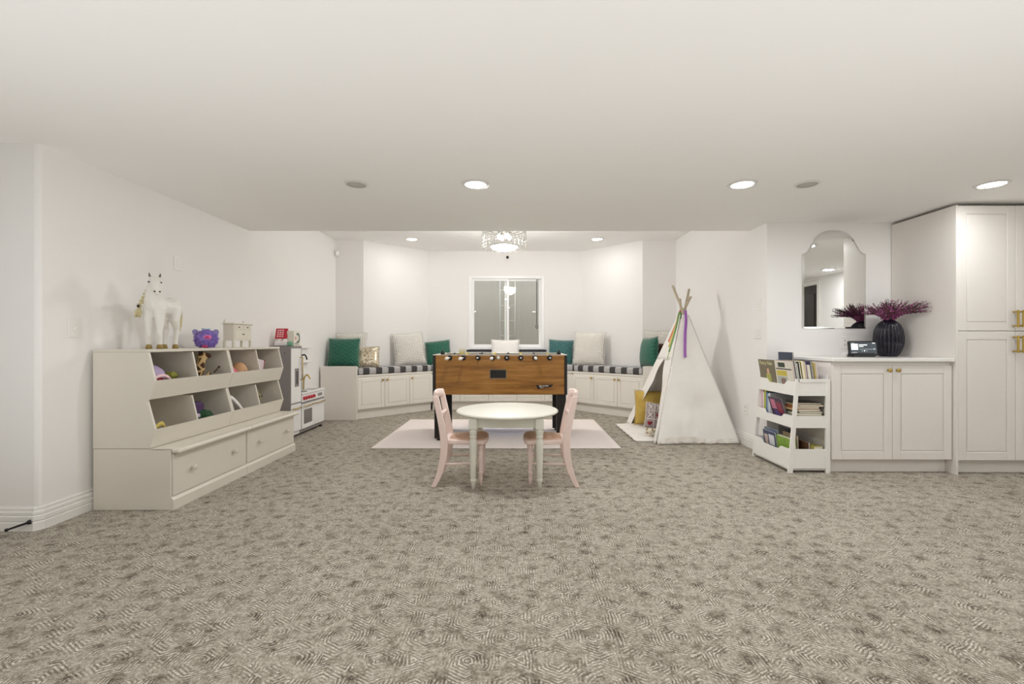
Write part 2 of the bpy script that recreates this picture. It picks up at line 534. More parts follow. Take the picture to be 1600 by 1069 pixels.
# moulded baseboards
BP = [(0, 0), (0.018, 0), (0.018, 0.045), (0.014, 0.05), (0.018, 0.056), (0.018, 0.078), (0.012, 0.083), (0.015, 0.088), (0.015, 0.102), (0.009, 0.108), (0.009, 0.122), (0.004, 0.13), (0, 0.13)]
def baseboard(name, pts, prof=BP):
    """Sweep the moulding along floor points; the room lies to the left of the walk."""
    m = MB(); pts = [Vector(p) for p in pts]; rings = []
    for i, p in enumerate(pts):
        d0 = (p - pts[i-1]).normalized() if i else None
        d1 = (pts[i+1] - p).normalized() if i < len(pts)-1 else None
        n0 = Vector((-d0.y, d0.x)) if d0 else None; n1 = Vector((-d1.y, d1.x)) if d1 else None
        if n0 and n1:
            b = (n0 + n1).normalized(); b = b / max(0.3, b.dot(n0))
        else: b = n0 or n1
        rings.append([(p.x + b.x*o, p.y + b.y*o, z) for o, z in prof])
    k = len(prof); vs = [v for r in rings for v in r]; fs = []
    for i in range(len(rings)-1):
        for j in range(k):
            j2 = (j+1) % k
            fs.append((i*k+j, i*k+j2, (i+1)*k+j2, (i+1)*k+j))
    fs.append(tuple(range(k))); fs.append(tuple((len(rings)-1)*k + j for j in range(k)))
    m.add(vs, fs)
    return struct(name, m, M_TRIM)
baseboard('baseboard_left', [(XL, 6.09), (XL, 2.565), (XL - 0.02, 2.54), (-4.98, 2.54)])
baseboard('baseboard_right', [(XR, 4.23), (XR, 6.10)])
baseboard('baseboard_far_left', [(-5.0, 2.54), (-5.0, -3.2)])
baseboard('baseboard_far_right', [(5.15, 0.70), (5.15, 3.55)])

# ------------------------------------------------------------------ window and well
M_VINYL = plain('window_vinyl', (250, 250, 250), 0.35, var=0.005)
win = bpy.data.objects.new('window_1', None); COL.objects.link(win); win['kind'] = 'structure'
win.location = (0, 7.45, 0)
def wbox(name, x0, x1, y0, y1, z0, z1, mat, b=0.004, par=None):
    return MB().box(x0, x1, y0, y1, z0, z1, b).build(name, mat, par or win, world=True)
fw = 0.055
mb = MB()
mb.box(WX0, WX0+fw, 7.43, 7.54, WZ0, WZ1, .006); mb.box(WX1-fw, WX1, 7.43, 7.54, WZ0, WZ1, .006)
mb.box(WX0+fw, WX1-fw, 7.43, 7.54, WZ1-0.045, WZ1, .006); mb.box(WX0+fw, WX1-fw, 7.43, 7.54, WZ0, WZ0+0.05, .006)
mb.build('window_frame', M_VINYL, win, world=True)
M_GLASS = glassy('window_glass', (0.95, 0.96, 0.95), 0.022, 0.0)
xm = -0.195
for (x0, x1, y0) in ((WX0+fw, xm+0.04, 7.462), (xm-0.035, WX1-fw, 7.497)):
    s = 0.035; z0, z1 = WZ0+0.05, WZ1-0.045
    mb = MB()
    mb.box(x0, x0+s, y0, y0+0.03, z0, z1, .004); mb.box(x1-s, x1, y0, y0+0.03, z0, z1, .004)
    mb.box(x0+s, x1-s, y0, y0+0.03, z0, z0+s, .004); mb.box(x0+s, x1-s, y0, y0+0.03, z1-s, z1, .004)
    sash = mb.build('sash', M_VINYL, win, world=True)
    MB().box(x0+s, x1-s, y0+0.012, y0+0.018, z0+s, z1-s).build('pane', M_GLASS, sash, world=True)
M_SILL = plain('sill_navy', (30, 34, 48), 0.4)
struct('trim_2', MB().box(WX0-0.03, WX1+0.03, 7.40, 7.449, 0.896, 0.924, .006), M_SILL)
# blind cord hanging inside the window
mb = MB(); mb.tube([(0.30, 7.418, 2.08), (0.30, 7.418, 1.34)], 0.005, 6)
for i in range(24): mb.ball((0.30, 7.418, 2.07 - i*0.031), 0.0085, 8, 6)
bc = thing('blind_cord', 'dark beaded blind cord with a loop hanging in the right of the window', 'cord', (0.30, 7.418, 1.26))
mb.build('bead_chain', M_BLACK, bc, world=True)
mb = MB(); mb.tube([(0.30 + 0.016*math.cos(a), 7.418, 1.30 + 0.03*math.sin(a)) for a in [2*PI*i/14 for i in range(14)]], 0.005, 6, closed=True)
mb.build('loop', M_BLACK, bc, world=True)
MB().box(0.285, 0.315, 7.405, 7.43, 2.075, 2.095).build('bracket', M_VINYL, bc, world=True)
# corrugated window well with its ladder outside
M_WELL = plain('well_panel', (216, 212, 204), 0.7, var=0.04, scale=4)
mb = MB()
def wellpt(u, v):
    a = PI * u
    r = 1.0 + 0.0025 * math.cos(u * 26 * 2 * PI)
    return (-0.195 - 0.95 * math.cos(a) * r, 7.60 + 0.95 * math.sin(a) * r, 0.35 + v * 2.2)
mb.grid(wellpt, 180, 6)
well = tag(mb.build('window_well', M_WELL, recalc=False), 'pale ribbed window well curving outside the glass', 'window well')
struct('ground_well', MB().box(-1.4, 1.0, 7.571, 8.75, 0.25, 0.35), plain('gravel', (150, 146, 138), 0.9, var=0.3, scale=60, bump=0.8, bscale=60))
lad = thing('well_ladder', 'thin white escape ladder fixed inside the window well', 'ladder', (-0.2, 8.35, 0.4))
M_LAD = plain('ladder_white', (240, 240, 238), 0.4)
for x in (-0.34, -0.06):
    MB().tube([(x, 8.40, 0.36), (x, 8.40, 2.45)], 0.012, 8).build('rail', M_LAD, lad, world=True)
for i in range(7):
    z = 0.6 + i * 0.28
    MB().tube([(-0.34, 8.40, z), (-0.06, 8.40, z)], 0.010, 8).build('rung', M_LAD, lad, world=True)

# ------------------------------------------------------------------ ceiling fittings
def recessed(x, y, z, label, watts, r=0.075):
    t = thing('recessed_light', label, 'ceiling light', (x, y, z), 0, 'recessed ceiling lights')
    mb = MB(); mb.lathe([(r, -0.001), (r, -0.008), (r+0.018, -0.007), (r+0.022, -0.001)], 28)
    mb.build('trim_ring', M_GREYTRIM, t)
    mb = MB(); mb.lathe([(r, -0.0005), (r, -0.004), (r*0.6, -0.0055), (0.001, -0.006)], 28)
    mb.build('lens', M_LENS, t)
    L = bpy.data.lights.new('lamp', 'AREA'); L.shape = 'DISK'; L.size = 2*r*0.95; L.energy = watts; L.color = (0.965, 0.985, 1.0)
    o = bpy.data.objects.new('lamp', L); COL.objects.link(o); o.parent = t; o.location = (0, 0, -0.012)
    return t
recessed(-0.30, 3.2, LC, 'recessed light above the round table, left of the two central ones', LAMP_W)
recessed(1.575, 3.2, LC, 'recessed light in the low ceiling toward the tent side', LAMP_W)
recessed(3.33, 3.2, LC, 'recessed light in front of the tall cabinets', LAMP_W*0.48)
recessed(-1.54, 6.58, HC, 'recessed light in the raised alcove ceiling left of the crystal lamp', LAMP_W*0.20)
recessed(1.14, 6.58, HC, 'recessed light in the raised alcove ceiling right of the crystal lamp', LAMP_W*0.20)
recessed(4.73, 1.5, LC, 'recessed light before the dark door, seen in the mirror', REAR_W)
for k, (x, y) in enumerate(((-2.2, 0.6), (-0.30, 0.6), (1.575, 0.6), (3.33, 0.6), (-3.6, -1.6), (-1.6, -1.6), (0.6, -1.6), (2.6, -1.6), (4.3, -1.8))):
    recessed(x, y, LC, 'recessed light in the ceiling behind the viewpoint', REAR_W)
for x, lab in ((-1.14, 'flush round ceiling speaker left of the recessed lights'), (2.03, 'flush round ceiling speaker near the mirror wall')):
    t = thing('ceiling_speaker', lab, 'speaker', (x, 3.2, LC), 0, 'ceiling speakers')
    mb = MB(); mb.lathe([(0.066, -0.001), (0.066, -0.007), (0.078, -0.006), (0.081, -0.001)], 28); mb.build('rim', M_GREYTRIM, t)
    mb = MB(); mb.lathe([(0.066, -0.001), (0.066, -0.004), (0.03, -0.005), (0.001, -0.005)], 28); mb.build('grille', M_SPEAKER, t)

# crystal drum lamp in the alcove
M_CRYS = glassy('crystal', (0.97, 0.97, 0.96), 0.22, 0.05)
ch = thing('crystal_lamp', 'round crystal drum ceiling lamp hanging in the alcove', 'ceiling lamp', (-0.175, 5.6, HC))
mb = MB(); mb.lathe([(0.075, 0), (0.075, -0.02), (0.05, -0.035), (0.012, -0.04), (0.012, -0.10)], 24); mb.build('canopy', M_STEEL, ch)
mb = MB()
for r, z in ((0.265, -0.115), (0.19, -0.115)):
    mb.tube([(r*math.cos(2*PI*i/40), r*math.sin(2*PI*i/40), z) for i in range(40)], 0.005, 6, closed=True)
for k in range(4):
    a = PI*k/4 + .3
    mb.tube([(-.265*math.cos(a), -.265*math.sin(a), -.105), (.265*math.cos(a), .265*math.sin(a), -.105)], 0.004, 6)
mb.build('frame', M_STEEL, ch)
for k in range(30):
    a = 2*PI*k/30
    m = MB(); x, y = .265*math.cos(a), .265*math.sin(a)
    for j in range(6):
        z = -0.125 - j*0.038
        m.lathe([(0.001, z), (0.011, z-0.008), (0.009, z-0.026), (0.001, z-0.034)], 5, TR(x, y, 0), smooth=False)
    m.build('crystal_strand', M_CRYS, ch)
mb = MB(); mb.tube([(.178*math.cos(2*PI*i/40), .178*math.sin(2*PI*i/40), -0.315) for i in range(40)], 0.006, 6, closed=True); mb.build('lower_ring', M_STEEL, ch)
M_OPAL = emit('opal_glass', (255, 248, 236), 1.4)
mb = MB(); mb.lathe([(0.172, -0.312), (0.172, -0.32), (0.15, -0.342), (0.09, -0.358), (0.001, -0.362)], 36); mb.build('diffuser', M_OPAL, ch)
M_BULB = emit('bulb', (255, 244, 224), 12.0)
for k in range(4):
    a = PI/2*k + .4
    m = MB(); m.lathe([(0.011, -0.13), (0.013, -0.17)], 10, TR(.07*math.cos(a), .07*math.sin(a), 0)); m.build('socket', M_STEEL, ch)
    m = MB(); m.ball((.07*math.cos(a), .07*math.sin(a), -0.2), (.022, .022, .032), 12, 8); m.build('bulb', M_BULB, ch)
L = bpy.data.lights.new('crystal_glow', 'POINT'); L.energy = 58; L.shadow_soft_size = 0.12; L.color = (1.0, 0.985, 0.96)
lo = bpy.data.objects.new('crystal_glow', L); COL.objects.link(lo); lo.parent = ch; lo.location = (0, 0, -0.40)

# fill lights added out of view to brighten the ceiling, built as cans
def added_fill(x, y, label, watts):
    t = thing('added_fill_light', label, 'added_fill', (x, y, 0), 0, 'added fill lights')
    m = MB(); m.lathe([(.11, 0), (.11, .012), (.085, .02), (.085, .02)], 28); m.build('base', M_GREYTRIM, t)
    m = MB(); m.grid(lambda u, v: (.085*math.cos(2*PI*u), .085*math.sin(2*PI*u), .02 + .14*v), 32, 3); m.build('can', M_GREYTRIM, t, recalc=False, solidify=.004)
    L = bpy.data.lights.new('lamp', 'AREA'); L.shape = 'DISK'; L.size = .16; L.energy = watts; L.color = (0.965, 0.985, 1.0)
    o = bpy.data.objects.new('lamp', L); COL.objects.link(o); o.parent = t; o.location = (0, 0, .165); o.rotation_euler = (PI, 0, 0)
for x, y, lab, k in ADDED_FILLS:
    added_fill(x, y, 'white fill light can added out of view on the carpet ' + lab, ADDED_FILL_W * k)

# ------------------------------------------------------------------ wall plates
def plate(name, label, cat, loc, rz, w=0.075, h=0.118, toggles=1, kind='toggle'):
    """Wall plate; local -y is outward."""
    t = thing(name, label, cat, loc, rz)
    MB().box(-w/2, w/2, -0.006, -0.0004, -h/2, h/2, 0.003).build('cover_plate', M_PLATE, t)
    for i in range(toggles):
        x = (i - (toggles-1)/2) * 0.046
        if kind == 'toggle':
            MB().box(x-.006, x+.006, -0.016, -0.005, -.012, .012, .003, RX(0.25)).build('toggle', M_PLATE, t)
        elif kind == 'rocker':
            MB().box(x-.017, x+.017, -0.010, -0.005, -.033, .033, .002).build('rocker', M_PLATE, t)
        else:
            for z in (-.02, .02):
                MB().box(x-.016, x+.016, -0.009, -0.005, z-.014, z+.014, .004).build('socket', M_PLATE, t)
                MB().box(x-.007, x-.004, -0.0095, -0.008, z-.006, z+.006).build('slot', M_DARK, t)
                MB().box(x+.004, x+.007, -0.0095, -0.008, z-.006, z+.006).build('slot', M_DARK, t)
    return t
plate('light_switch', 'single toggle switch on the wall left of the storage units', 'switch', (XL, 2.74, 1.135), -PI/2 + PI)
plate('light_switch', 'switch plate high on the wall above the horse figurine', 'switch', (XL, 3.575, 1.67), PI/2, kind='rocker')
plate('thermostat', 'small white thermostat on the right wall above the switches', 'thermostat', (XR, 4.36, 1.41), -PI/2, 0.07, 0.12, kind='rocker')
plate('light_switch', 'double switch plate on the right wall below the thermostat', 'switch', (XR, 4.39, 1.14), -PI/2, 0.115, 0.118, 2, 'rocker')
plate('wall_outlet', 'outlet low on the right wall beside the tent', 'outlet', (XR, 4.62, 0.37), -PI/2, kind='outlet')
plate('wall_outlet', 'outlet on the mirror wall beside the smart display', 'outlet', (3.03, 4.23, 1.045), 0, kind='outlet')
mb = MB(); mb.box(-.028, .028, -.03, 0, -.035, .035, .008)
ms = tag(mb.build('motion_sensor', M_PLATE), 'small white motion sensor high in the left alcove corner', 'sensor'); ms.location = (XL + 0.035, 6.635, 2.345); ms.rotation_euler = (0.15, 0, 0.7)
mc = thing('wall_camera', 'tiny black camera on the wall above the window', 'camera', (-0.178, 7.45, 2.43))
mb = MB(); mb.lathe([(0.016, -0.02), (0.02, -0.012), (0.02, 0.012), (0.016, 0.02)], 14, TR(0, -0.035, 0)); mb.build('body', M_BLACK, mc)
MB().box(-.006, .006, -0.02, -0.0005, -.006, .006).build('bracket', M_BLACK, mc)
# spring door stop on the left baseboard
ds = thing('door_stop', 'black rod door stop fixed to the baseboard at far left', 'door stop', (-2.70, 2.522, 0.055))
mb = MB(); p0, p1 = Vector((0, 0, 0)), Vector((-0.075, -0.055, -0.025)); mb.tube([p0, p0.lerp(p1, .12), p0.lerp(p1, .2), p1], [.013, .012, .006, .005], 10); mb.build('rod', M_BLACK, ds)
mb = MB(); mb.ball(p1, .009, 10, 8); mb.build('tip', M_BLACK, ds)

# ================================================================== FURNITURE
def cab_door(par, x0, x1, z0, z1, mat, y=0.0, knob=None, pull=None, frame=0.055, name='door'):
    """Routed cabinet door in the parent's frame; front faces local -y at y-0.02."""
    m = MB(); t = 0.02; g = frame
    m.box(x0, x0+g, y-t, y, z0, z1, .003); m.box(x1-g, x1, y-t, y, z0, z1, .003)
    m.box(x0+g, x1-g, y-t, y, z0, z0+g, .003); m.box(x0+g, x1-g, y-t, y, z1-g, z1, .003)
    m.box(x0+g, x1-g, y-t*.6, y, z0+g, z1-g)
    d = m.build(name, mat, par)
    MB().box(x0+g+.006, x1-g-.006, y-t*.95, y-t*.5, z0+g+.006, z1-g-.006, .005).build('door_panel', mat, d)
    if knob:
        k = MB(); k.lathe([(.009, 0), (.006, .004), (.006, .014), (.015, .018), (.015, .026), (.006, .029)], 14, TR(knob[0], y-t, knob[1]) @ RX(PI/2))
        k.build('knob', M_GOLD, d)
    if pull:
        k = MB(); x, za, zb = pull
        k.box(x-.007, x+.007, y-t-.042, y-t-.030, za, zb, .002)
        for z in (za+.006, zb-.018): k.box(x-.007, x+.007, y-t-.031, y-t, z, z+.012, .001)
        k.build('bar_handle', M_GOLD, d)
    return d

# ------------------------------------------------------------------ bay bench cabinets
def bench(name_label, p, q, ndoor, knobs, extra=None):
    p, q = Vector(p), Vector(q); L = (q-p).length; a = math.atan2(q.y-p.y, q.x-p.x)
    t = thing('bench_cabinet', name_label, 'cabinet', (p.x, p.y, 0), a, 'bench cabinets in the bay')
    MB().box(0.004, L-0.004, 0.0, 0.40, 0.12, 0.575).build('body', M_BENCH, t)
    MB().box(0.0, L, 0.03, 0.38, 0.0, 0.12).build('toe_kick', M_BENCH, t)
    w = L / ndoor
    for i in range(ndoor):
        kx = {'r': (i+1)*w-.035, 'l': i*w+.035}.get(knobs[i])
        cab_door(t, i*w+.003, (i+1)*w-.003, 0.135, 0.555, M_BENCH, 0.0, knob=(kx, 0.52) if kx else None, frame=0.05)
    return t
b1 = bench('white bench cabinet with three doors along the left bay wall', (-2.18, 6.14), (-1.33, 7.0), 3, 'rll')
MB().box(-2.655, -2.165, 6.10, 6.125, 0.0, 0.724, .003).build('end_panel', M_BENCH, b1, world=True)
MB().box(-2.655, -2.49, 6.13, 6.64, 0.0, 0.575).build('corner_box', M_BENCH, b1, world=True)
b2 = bench('white bench cabinet under the window behind the football table', (-1.33, 7.02), (0.84, 7.02), 5, 'rlrll')
b3 = bench('white bench cabinet with three doors along the right bay wall', (0.84, 7.0), (1.69, 6.14), 3, 'rrl')
MB().box(1.675, 2.285, 6.10, 6.125, 0.0, 0.724, .003).build('end_panel', M_BENCH, b3, world=True)
MB().box(2.0, 2.285, 6.13, 6.64, 0.0, 0.575).build('corner_box', M_BENCH, b3, world=True)
seat = MB()
seat.prism([(-2.655, 6.13), (-2.17, 6.13), (-1.322, 6.99), (0.832, 6.99), (1.68, 6.13), (2.285, 6.13), (2.285, 6.66), (1.825, 6.66), (1.04, 7.44), (-1.49, 7.44), (-2.275, 6.66), (-2.655, 6.66)], 0.577, 0.60)
tag(seat.build('bench_worktop', M_BENCH, bevel=.003), 'long white seat board running around the bay on the cabinets', 'bench top')
PLAID_OFF.update({'plaid_left': 0.14, 'plaid_mid': 0.15, 'plaid_right': 0.12})
al = math.atan2(0.86, 0.85)
M_PLL, M_PLM, M_PLR = mat_plaid('plaid_left', al), mat_plaid('plaid_mid', 0.0), mat_plaid('plaid_right', -al)
for poly, mt, lab in (
    ([(-2.168, 6.15), (-1.335, 6.995), (-1.497, 7.425), (-2.27, 6.655)], M_PLL, 'black and white buffalo check seat cushion on the left bay bench'),
    ([(-1.325, 6.995), (0.835, 6.995), (1.03, 7.425), (-1.485, 7.425)], M_PLM, 'black and white buffalo check seat cushion under the window'),
    ([(0.845, 6.995), (1.678, 6.15), (1.81, 6.655), (1.042, 7.425)], M_PLR, 'black and white buffalo check seat cushion on the right bay bench'),
    ([(-2.65, 6.135), (-2.18, 6.135), (-2.285, 6.65), (-2.65, 6.65)], M_PLM, 'buffalo check corner cushion behind the left bench end panel'),
    ([(1.69, 6.135), (2.28, 6.135), (2.28, 6.65), (1.825, 6.65)], M_PLM, 'buffalo check corner cushion behind the tent at the right bench end')):
    m = MB(); m.prism(poly, 0.601, 0.695); o = tag(m.build('seat_cushion', mt, bevel=0.028), lab, 'cushion', 'plaid bench cushions')

# ------------------------------------------------------------------ pillows
def pillow_pts(w, h, th, n=16, pinch=0.06):
    def side(sgn):
        def f(u, v):
            a, b = 2*u-1, 2*v-1
            e = (1 - abs(a)**2.6) * (1 - abs(b)**2.6)
            y = sgn * th/2 * (max(e, 0) ** 0.55)
            x = a * w/2 * (1 - pinch * (1 - b*b) * abs(a)**3)
            z = b * h/2 * (1 - pinch * (1 - a*a) * abs(b)**3)
            return (x, y, z + h/2)
        return f
    return side
def pillow(label, loc, rz, tilt, w, h, th, mat, pipe=None, roll=0.0, cat='pillow', group='throw pillows on the bench'):
    t = thing('throw_pillow', label, cat, loc, rz, group)
    t.rotation_euler = (-tilt, roll, rz)
    f = pillow_pts(w, h, th)
    m = MB(); n = 18
    m.grid(f(-1), n, n); m.grid(f(1), n, n)
    body = m.build('cover', mat, t, subsurf=1)
    wd = body.modifiers.new('weld', 'WELD'); wd.merge_threshold = 0.0005
    body.modifiers.move(1, 0)
    pts = []
    g = f(-1)
    for i in range(12): pts.append(g(i/12, 0))
    for i in range(12): pts.append(g(1, i/12))
    for i in range(12): pts.append(g(1-i/12, 1))
    for i in range(12): pts.append(g(0, 1-i/12))
    m = MB(); m.tube(pts, 0.004, 6, closed=True); m.build('seam', pipe or mat, t)
    return t
M_GREEN = mat_fabric_pattern('velvet_green', 'green'); M_TEAL = mat_fabric_pattern('velvet_teal', 'teal')
M_WTUFT = mat_fabric_pattern('tufted_white', 'white'); M_SEQ = mat_fabric_pattern('sequin', 'sequin')
M_BROWN = mat_cloth('brown_cloth', (66, 46, 36), (98, 70, 54)); M_WPIL = mat_cloth('white_pillow', (236, 232, 228), (248, 246, 242), 14)
SZ = 0.697
pillow('green quilted velvet pillow at the left end of the bench', (-2.43, 6.30, SZ), 0.10, 0.22, 0.44, 0.42, 0.15, M_GREEN, plain('pipe_sage', (150, 176, 150), .8), group='green pillows')
pillow('white tufted pillow behind the green one at the left end', (-2.41, 6.50, SZ), 0.0, 0.14, 0.46, 0.49, 0.13, M_WTUFT, group='white tufted pillows')
pillow('small champagne sequin pillow on the left plaid cushion', (-2.13, 6.42, SZ), 0.30, 0.40, 0.33, 0.31, 0.11, M_SEQ, group='sequin pillow')
pillow('white tufted pillow leaning in the left bay corner', (-1.64, 6.97, SZ), 0.42, 0.20, 0.48, 0.51, 0.14, M_WTUFT, roll=-0.10, group='white tufted pillows')
pillow('green velvet pillow just left of the window', (-1.245, 7.17, SZ), 0.10, 0.30, 0.40, 0.39, 0.14, M_GREEN, roll=-0.12, group='green pillows')
pillow('plain white pillow under the middle of the window', (-0.21, 7.26, SZ), 0.0, 0.2, 0.46, 0.40, 0.14, M_WPIL, group='white pillow')
pillow('teal green velvet pillow just right of the window', (0.66, 7.17, SZ), -0.08, 0.25, 0.40, 0.40, 0.14, M_TEAL, roll=0.05, group='green pillows')
pillow('white tufted pillow leaning in the right bay corner', (1.07, 6.98, SZ), -0.34, 0.2, 0.50, 0.52, 0.14, M_WTUFT, roll=0.03, group='white tufted pillows')
pillow('green velvet pillow seen edge on beside the tent', (1.80, 6.34, SZ), -1.36, 0.12, 0.42, 0.42, 0.17, M_GREEN, roll=-0.05, group='green pillows')
pillow('white tufted pillow behind the tent at the right bench end', (2.06, 6.52, SZ), 0.0, 0.14, 0.46, 0.53, 0.12, M_WTUFT, group='white tufted pillows')
pillow('dark brown pillow tucked behind the edge-on green one', (1.965, 6.33, SZ), -1.2, 0.15, 0.34, 0.34, 0.10, M_BROWN, group='brown pillow')

# ------------------------------------------------------------------ rug
rug = tag(MB().box(-1.23, 1.23, -0.825, 0.825, 0.0, 0.010, .004).build('rug', M_RUG), 'pale pink distressed rug with bluish centre under the football table', 'rug')
rug.location = (-0.22, 5.295, 0.0005)

# ------------------------------------------------------------------ football table
M_FBLK = plain('foosball_black', (20, 15, 14), 0.35, var=0.1)
M_FELT = plain('pitch_green', (60, 120, 70), 0.7)
M_CHROME = plain('chrome', (220, 220, 222), 0.15, 1.0)
fx0, fx1, fy0, fy1, fz0, fz1 = -0.893, 0.508, 4.75, 5.47, 0.50, 0.915
ft = thing('football_table', 'table football game with wood-grain sides and black legs', 'game table', (-0.1925, 5.11, 0.011))
def fb(name, *a, mat=M_FBLK, b=0.003, par=None): return MB().box(*a, b).build(name, mat, par or ft, world=True)
front = fb('side_panel', fx0+.028, fx1-.028, fy0, fy0+.03, fz0, fz1-.006, mat=M_OAK)
fb('side_panel', fx0+.028, fx1-.028, fy1-.03, fy1, fz0, fz1-.006, mat=M_OAK)
fb('end_panel', fx0, fx0+.03, fy0+.03, fy1-.03, fz0, fz1-.006, mat=M_OAK)
fb('end_panel', fx1-.03, fx1, fy0+.03, fy1-.03, fz0, fz1-.006, mat=M_OAK)
fb('playfield', fx0+.03, fx1-.03, fy0+.03, fy1-.03, 0.74, 0.75, mat=M_FELT)
fb('base_board', fx0+.03, fx1-.03, fy0+.03, fy1-.03, fz0, fz0+.015)
M_FRAIL = plain('foosball_rail', (214, 206, 196), 0.4)
for (a, c, d, e) in ((fx0, fx1, fy0-.002, fy0+.045), (fx0, fx1, fy1-.045, fy1+.002), (fx0, fx0+.045, fy0+.045, fy1-.045), (fx1-.045, fx1, fy0+.045, fy1-.045)):
    fb('top_rail', a, c, d, e, fz1-.006, fz1+.004, mat=M_FRAIL)
for x in (fx0-.002, fx1-.028):
    for y in (fy0-.003, fy1-.030):
        fb('corner_guard', x, x+.03, y, y+.033, fz0-.002, fz1-.007)
for x, sx in ((fx0+.005, 1), (fx1-.005, -1)):
    for y, sy in ((fy0+.06, 1), (fy1-.06, -1)):
        m = MB()
        m.box(x, x+sx*.10, y, y+sy*.03, 0.03, fz0, .003); m.box(x, x+sx*.03, y+sy*.03, y+sy*.11, 0.03, fz0, .003)
        lg = m.build('leg', M_FBLK, ft, world=True)
        m = MB(); m.lathe([(.03, .012), (.03, .022), (.012, .024), (.012, .04)], 14, TR(x+sx*.05, y+sy*.015, 0)); m.build('leveler_foot', M_FBLK, lg, world=True)
fb('ball_return', fx0+.60, fx0+.762, fy0-.006, fy0+.002, 0.675, 0.757)
m = MB(); m.box(fx0+.593, fx0+.769, fy0-.003, fy0+.001, 0.668, 0.764); m.build('return_frame', plain('return_grey', (120, 112, 100), .4), ft, world=True)
M_WHITEB = plain('white_ball', (240, 236, 226), 0.35)
m = MB(); m.lathe([(.020, 0), (.020, .004), (.012, .010), (.012, .016)], 18, TR(-0.21, fy0, 0.885) @ RX(PI/2)); m.build('ball_entry', M_WHITEB, ft, world=True)
rods = [-0.715, -0.572, -0.420, -0.270, -0.120, 0.025, 0.175, 0.325]
M_PLAYER = [plain('player_black', (24, 22, 22), 0.4), plain('player_yellow', (206, 180, 60), 0.4)]
for i, x in enumerate(rods):
    near = i in (0, 1, 3, 6)
    pull = [0.16, 0.22, 0.10, 0.14, 0.06, 0.12, 0.10, 0.10][i]
    ya, yb = fy0 - pull, fy1 + 0.26 - pull
    r = MB(); r.tube([(x, ya, 0.885), (x, yb, 0.885)], 0.007, 10); rod = r.build('rod', M_CHROME, ft, world=True)
    r = MB(); r.lathe([(.012, 0), (.027, .002), (.027, .012), (.012, .014)], 18, TR(x, fy0, 0.885) @ RX(PI/2)); r.build('bearing', M_FBLK, rod, world=True)
    if near:
        r = MB(); r.lathe([(.010, 0), (.0165, .006), (.0175, .05), (.0165, .10), (.010, .112)], 14, TR(x, ya + .02, 0.885) @ RX(PI/2)); r.build('handle', M_WHITEB, rod, world=True)
    else:
        r = MB(); r.lathe([(.010, 0), (.0165, .006), (.0175, .05), (.0165, .10), (.010, .112)], 14, TR(x, yb + .10, 0.885) @ RX(PI/2)); r.build('handle', M_FBLK, rod, world=True)
        r = MB(); r.lathe([(.007, 0), (.010, .002), (.010, .012), (.007, .014)], 12, TR(x, ya + .008, 0.885) @ RX(PI/2)); r.build('end_cap', M_CHROME, rod, world=True)
    for k in range([1, 2, 3, 5, 5, 3, 2, 1][i]):
        n = [1, 2, 3, 5, 5, 3, 2, 1][i]
        y = fy0 + .05 + (fy1-fy0-.1) * (k+1) / (n+1)
        r = MB(); r.box(x-.012, x+.012, y-.014, y+.014, .79, .90, .006); r.ball((x, y, .915), .014, 10, 8)
        r.build('player', M_PLAYER[i % 2], rod, world=True)
for x in (fx0+.10, fx1-.085):
    m = MB(); m.lathe([(.022, 0), (.022, .02), (.012, .028), (.012, .042)], 12, TR(x, fy0+.02, fz1+.004))
    m.build('score_counter', M_FBLK, ft, world=True)
# winged maker's badge
m = MB()
m.prism([(-.092, .020), (-.05, .012), (-.03, .018), (.05, .018), (.092, .024), (.07, -.004), (.03, -.010), (-.03, -.010), (-.055, -.026), (-.07, -.020)], 0, .004, TR(0.272, fy0, 0.585) @ RX(PI/2))
bd = m.build('badge', M_FBLK, ft, world=True)
m = MB()
for (x0, x1, z0, z1) in ((-.055, -.028, 0, .010), (-.022, .004, .002, .010), (.008, .040, .003, .011), (-.05, -.012, -.012, -.008)):
    m.box(0.272+x0, 0.272+x1, fy0-.0055, fy0-.0035, 0.585+z0, 0.585+z1)
m.build('badge_lettering', M_FRAIL, bd, world=True)
m = MB()
tg = thing('toy_figure', 'small yellow toy lying on the rim of the football table', 'toy', (-0.595, 4.775, fz1+.0045))
M_YEL = plain('toy_yellow', (196, 182, 96), 0.5)
m.ball((0, 0, .010), (.03, .012, .010), 12, 8); m.build('body', M_YEL, tg)
for k, (a, l) in enumerate(((-.6, .045), (-.2, .05), (.25, .05), (.7, .042))):
    m = MB(); m.tube([(k*.014-.02, 0, .012), (k*.014-.02 + .4*l*math.sin(a)+.008, 0, .012+l)], [.005, .004], 8); m.build('limb', M_YEL, tg)

# ------------------------------------------------------------------ children's round table
TX, TY = -0.0850, 3.48
rt = thing('round_table', "low round off-white children's table with turned legs", 'table', (TX, TY, 0))
m = MB(); m.lathe([(.001, .512), (.36, .512), (.378, .516), (.388, .524), (.388, .530), (.380, .536), (.372, .538), (.001, .538)], 64); m.build('tabletop', M_TABLE, rt)
m = MB()
for a in range(4):
    m.box(-.225, .225, -.262, -.242, .442, .512, .002, RZ(a*PI/2))
m.build('apron', M_TABLE, rt)
LEGP = [(.009, 0), (.016, .05), (.019, .062), (.023, .07), (.023, .08), (.017, .086), (.021, .094), (.021, .13), (.027, .33), (.026, .355), (.019, .365), (.026, .375), (.026, .388), (.020, .393), (.027, .40), (.027, .44)]
for sx in (-1, 1):
    for sy in (-1, 1):
        x, y = .2345*sx, .262*sy
        m = MB(); m.lathe(LEGP, 20, TR(x, y, 0)); m.box(x-.03, x+.03, y-.03, y+.03, .436, .512, .003)
        m.build('leg', M_TABLE, rt)

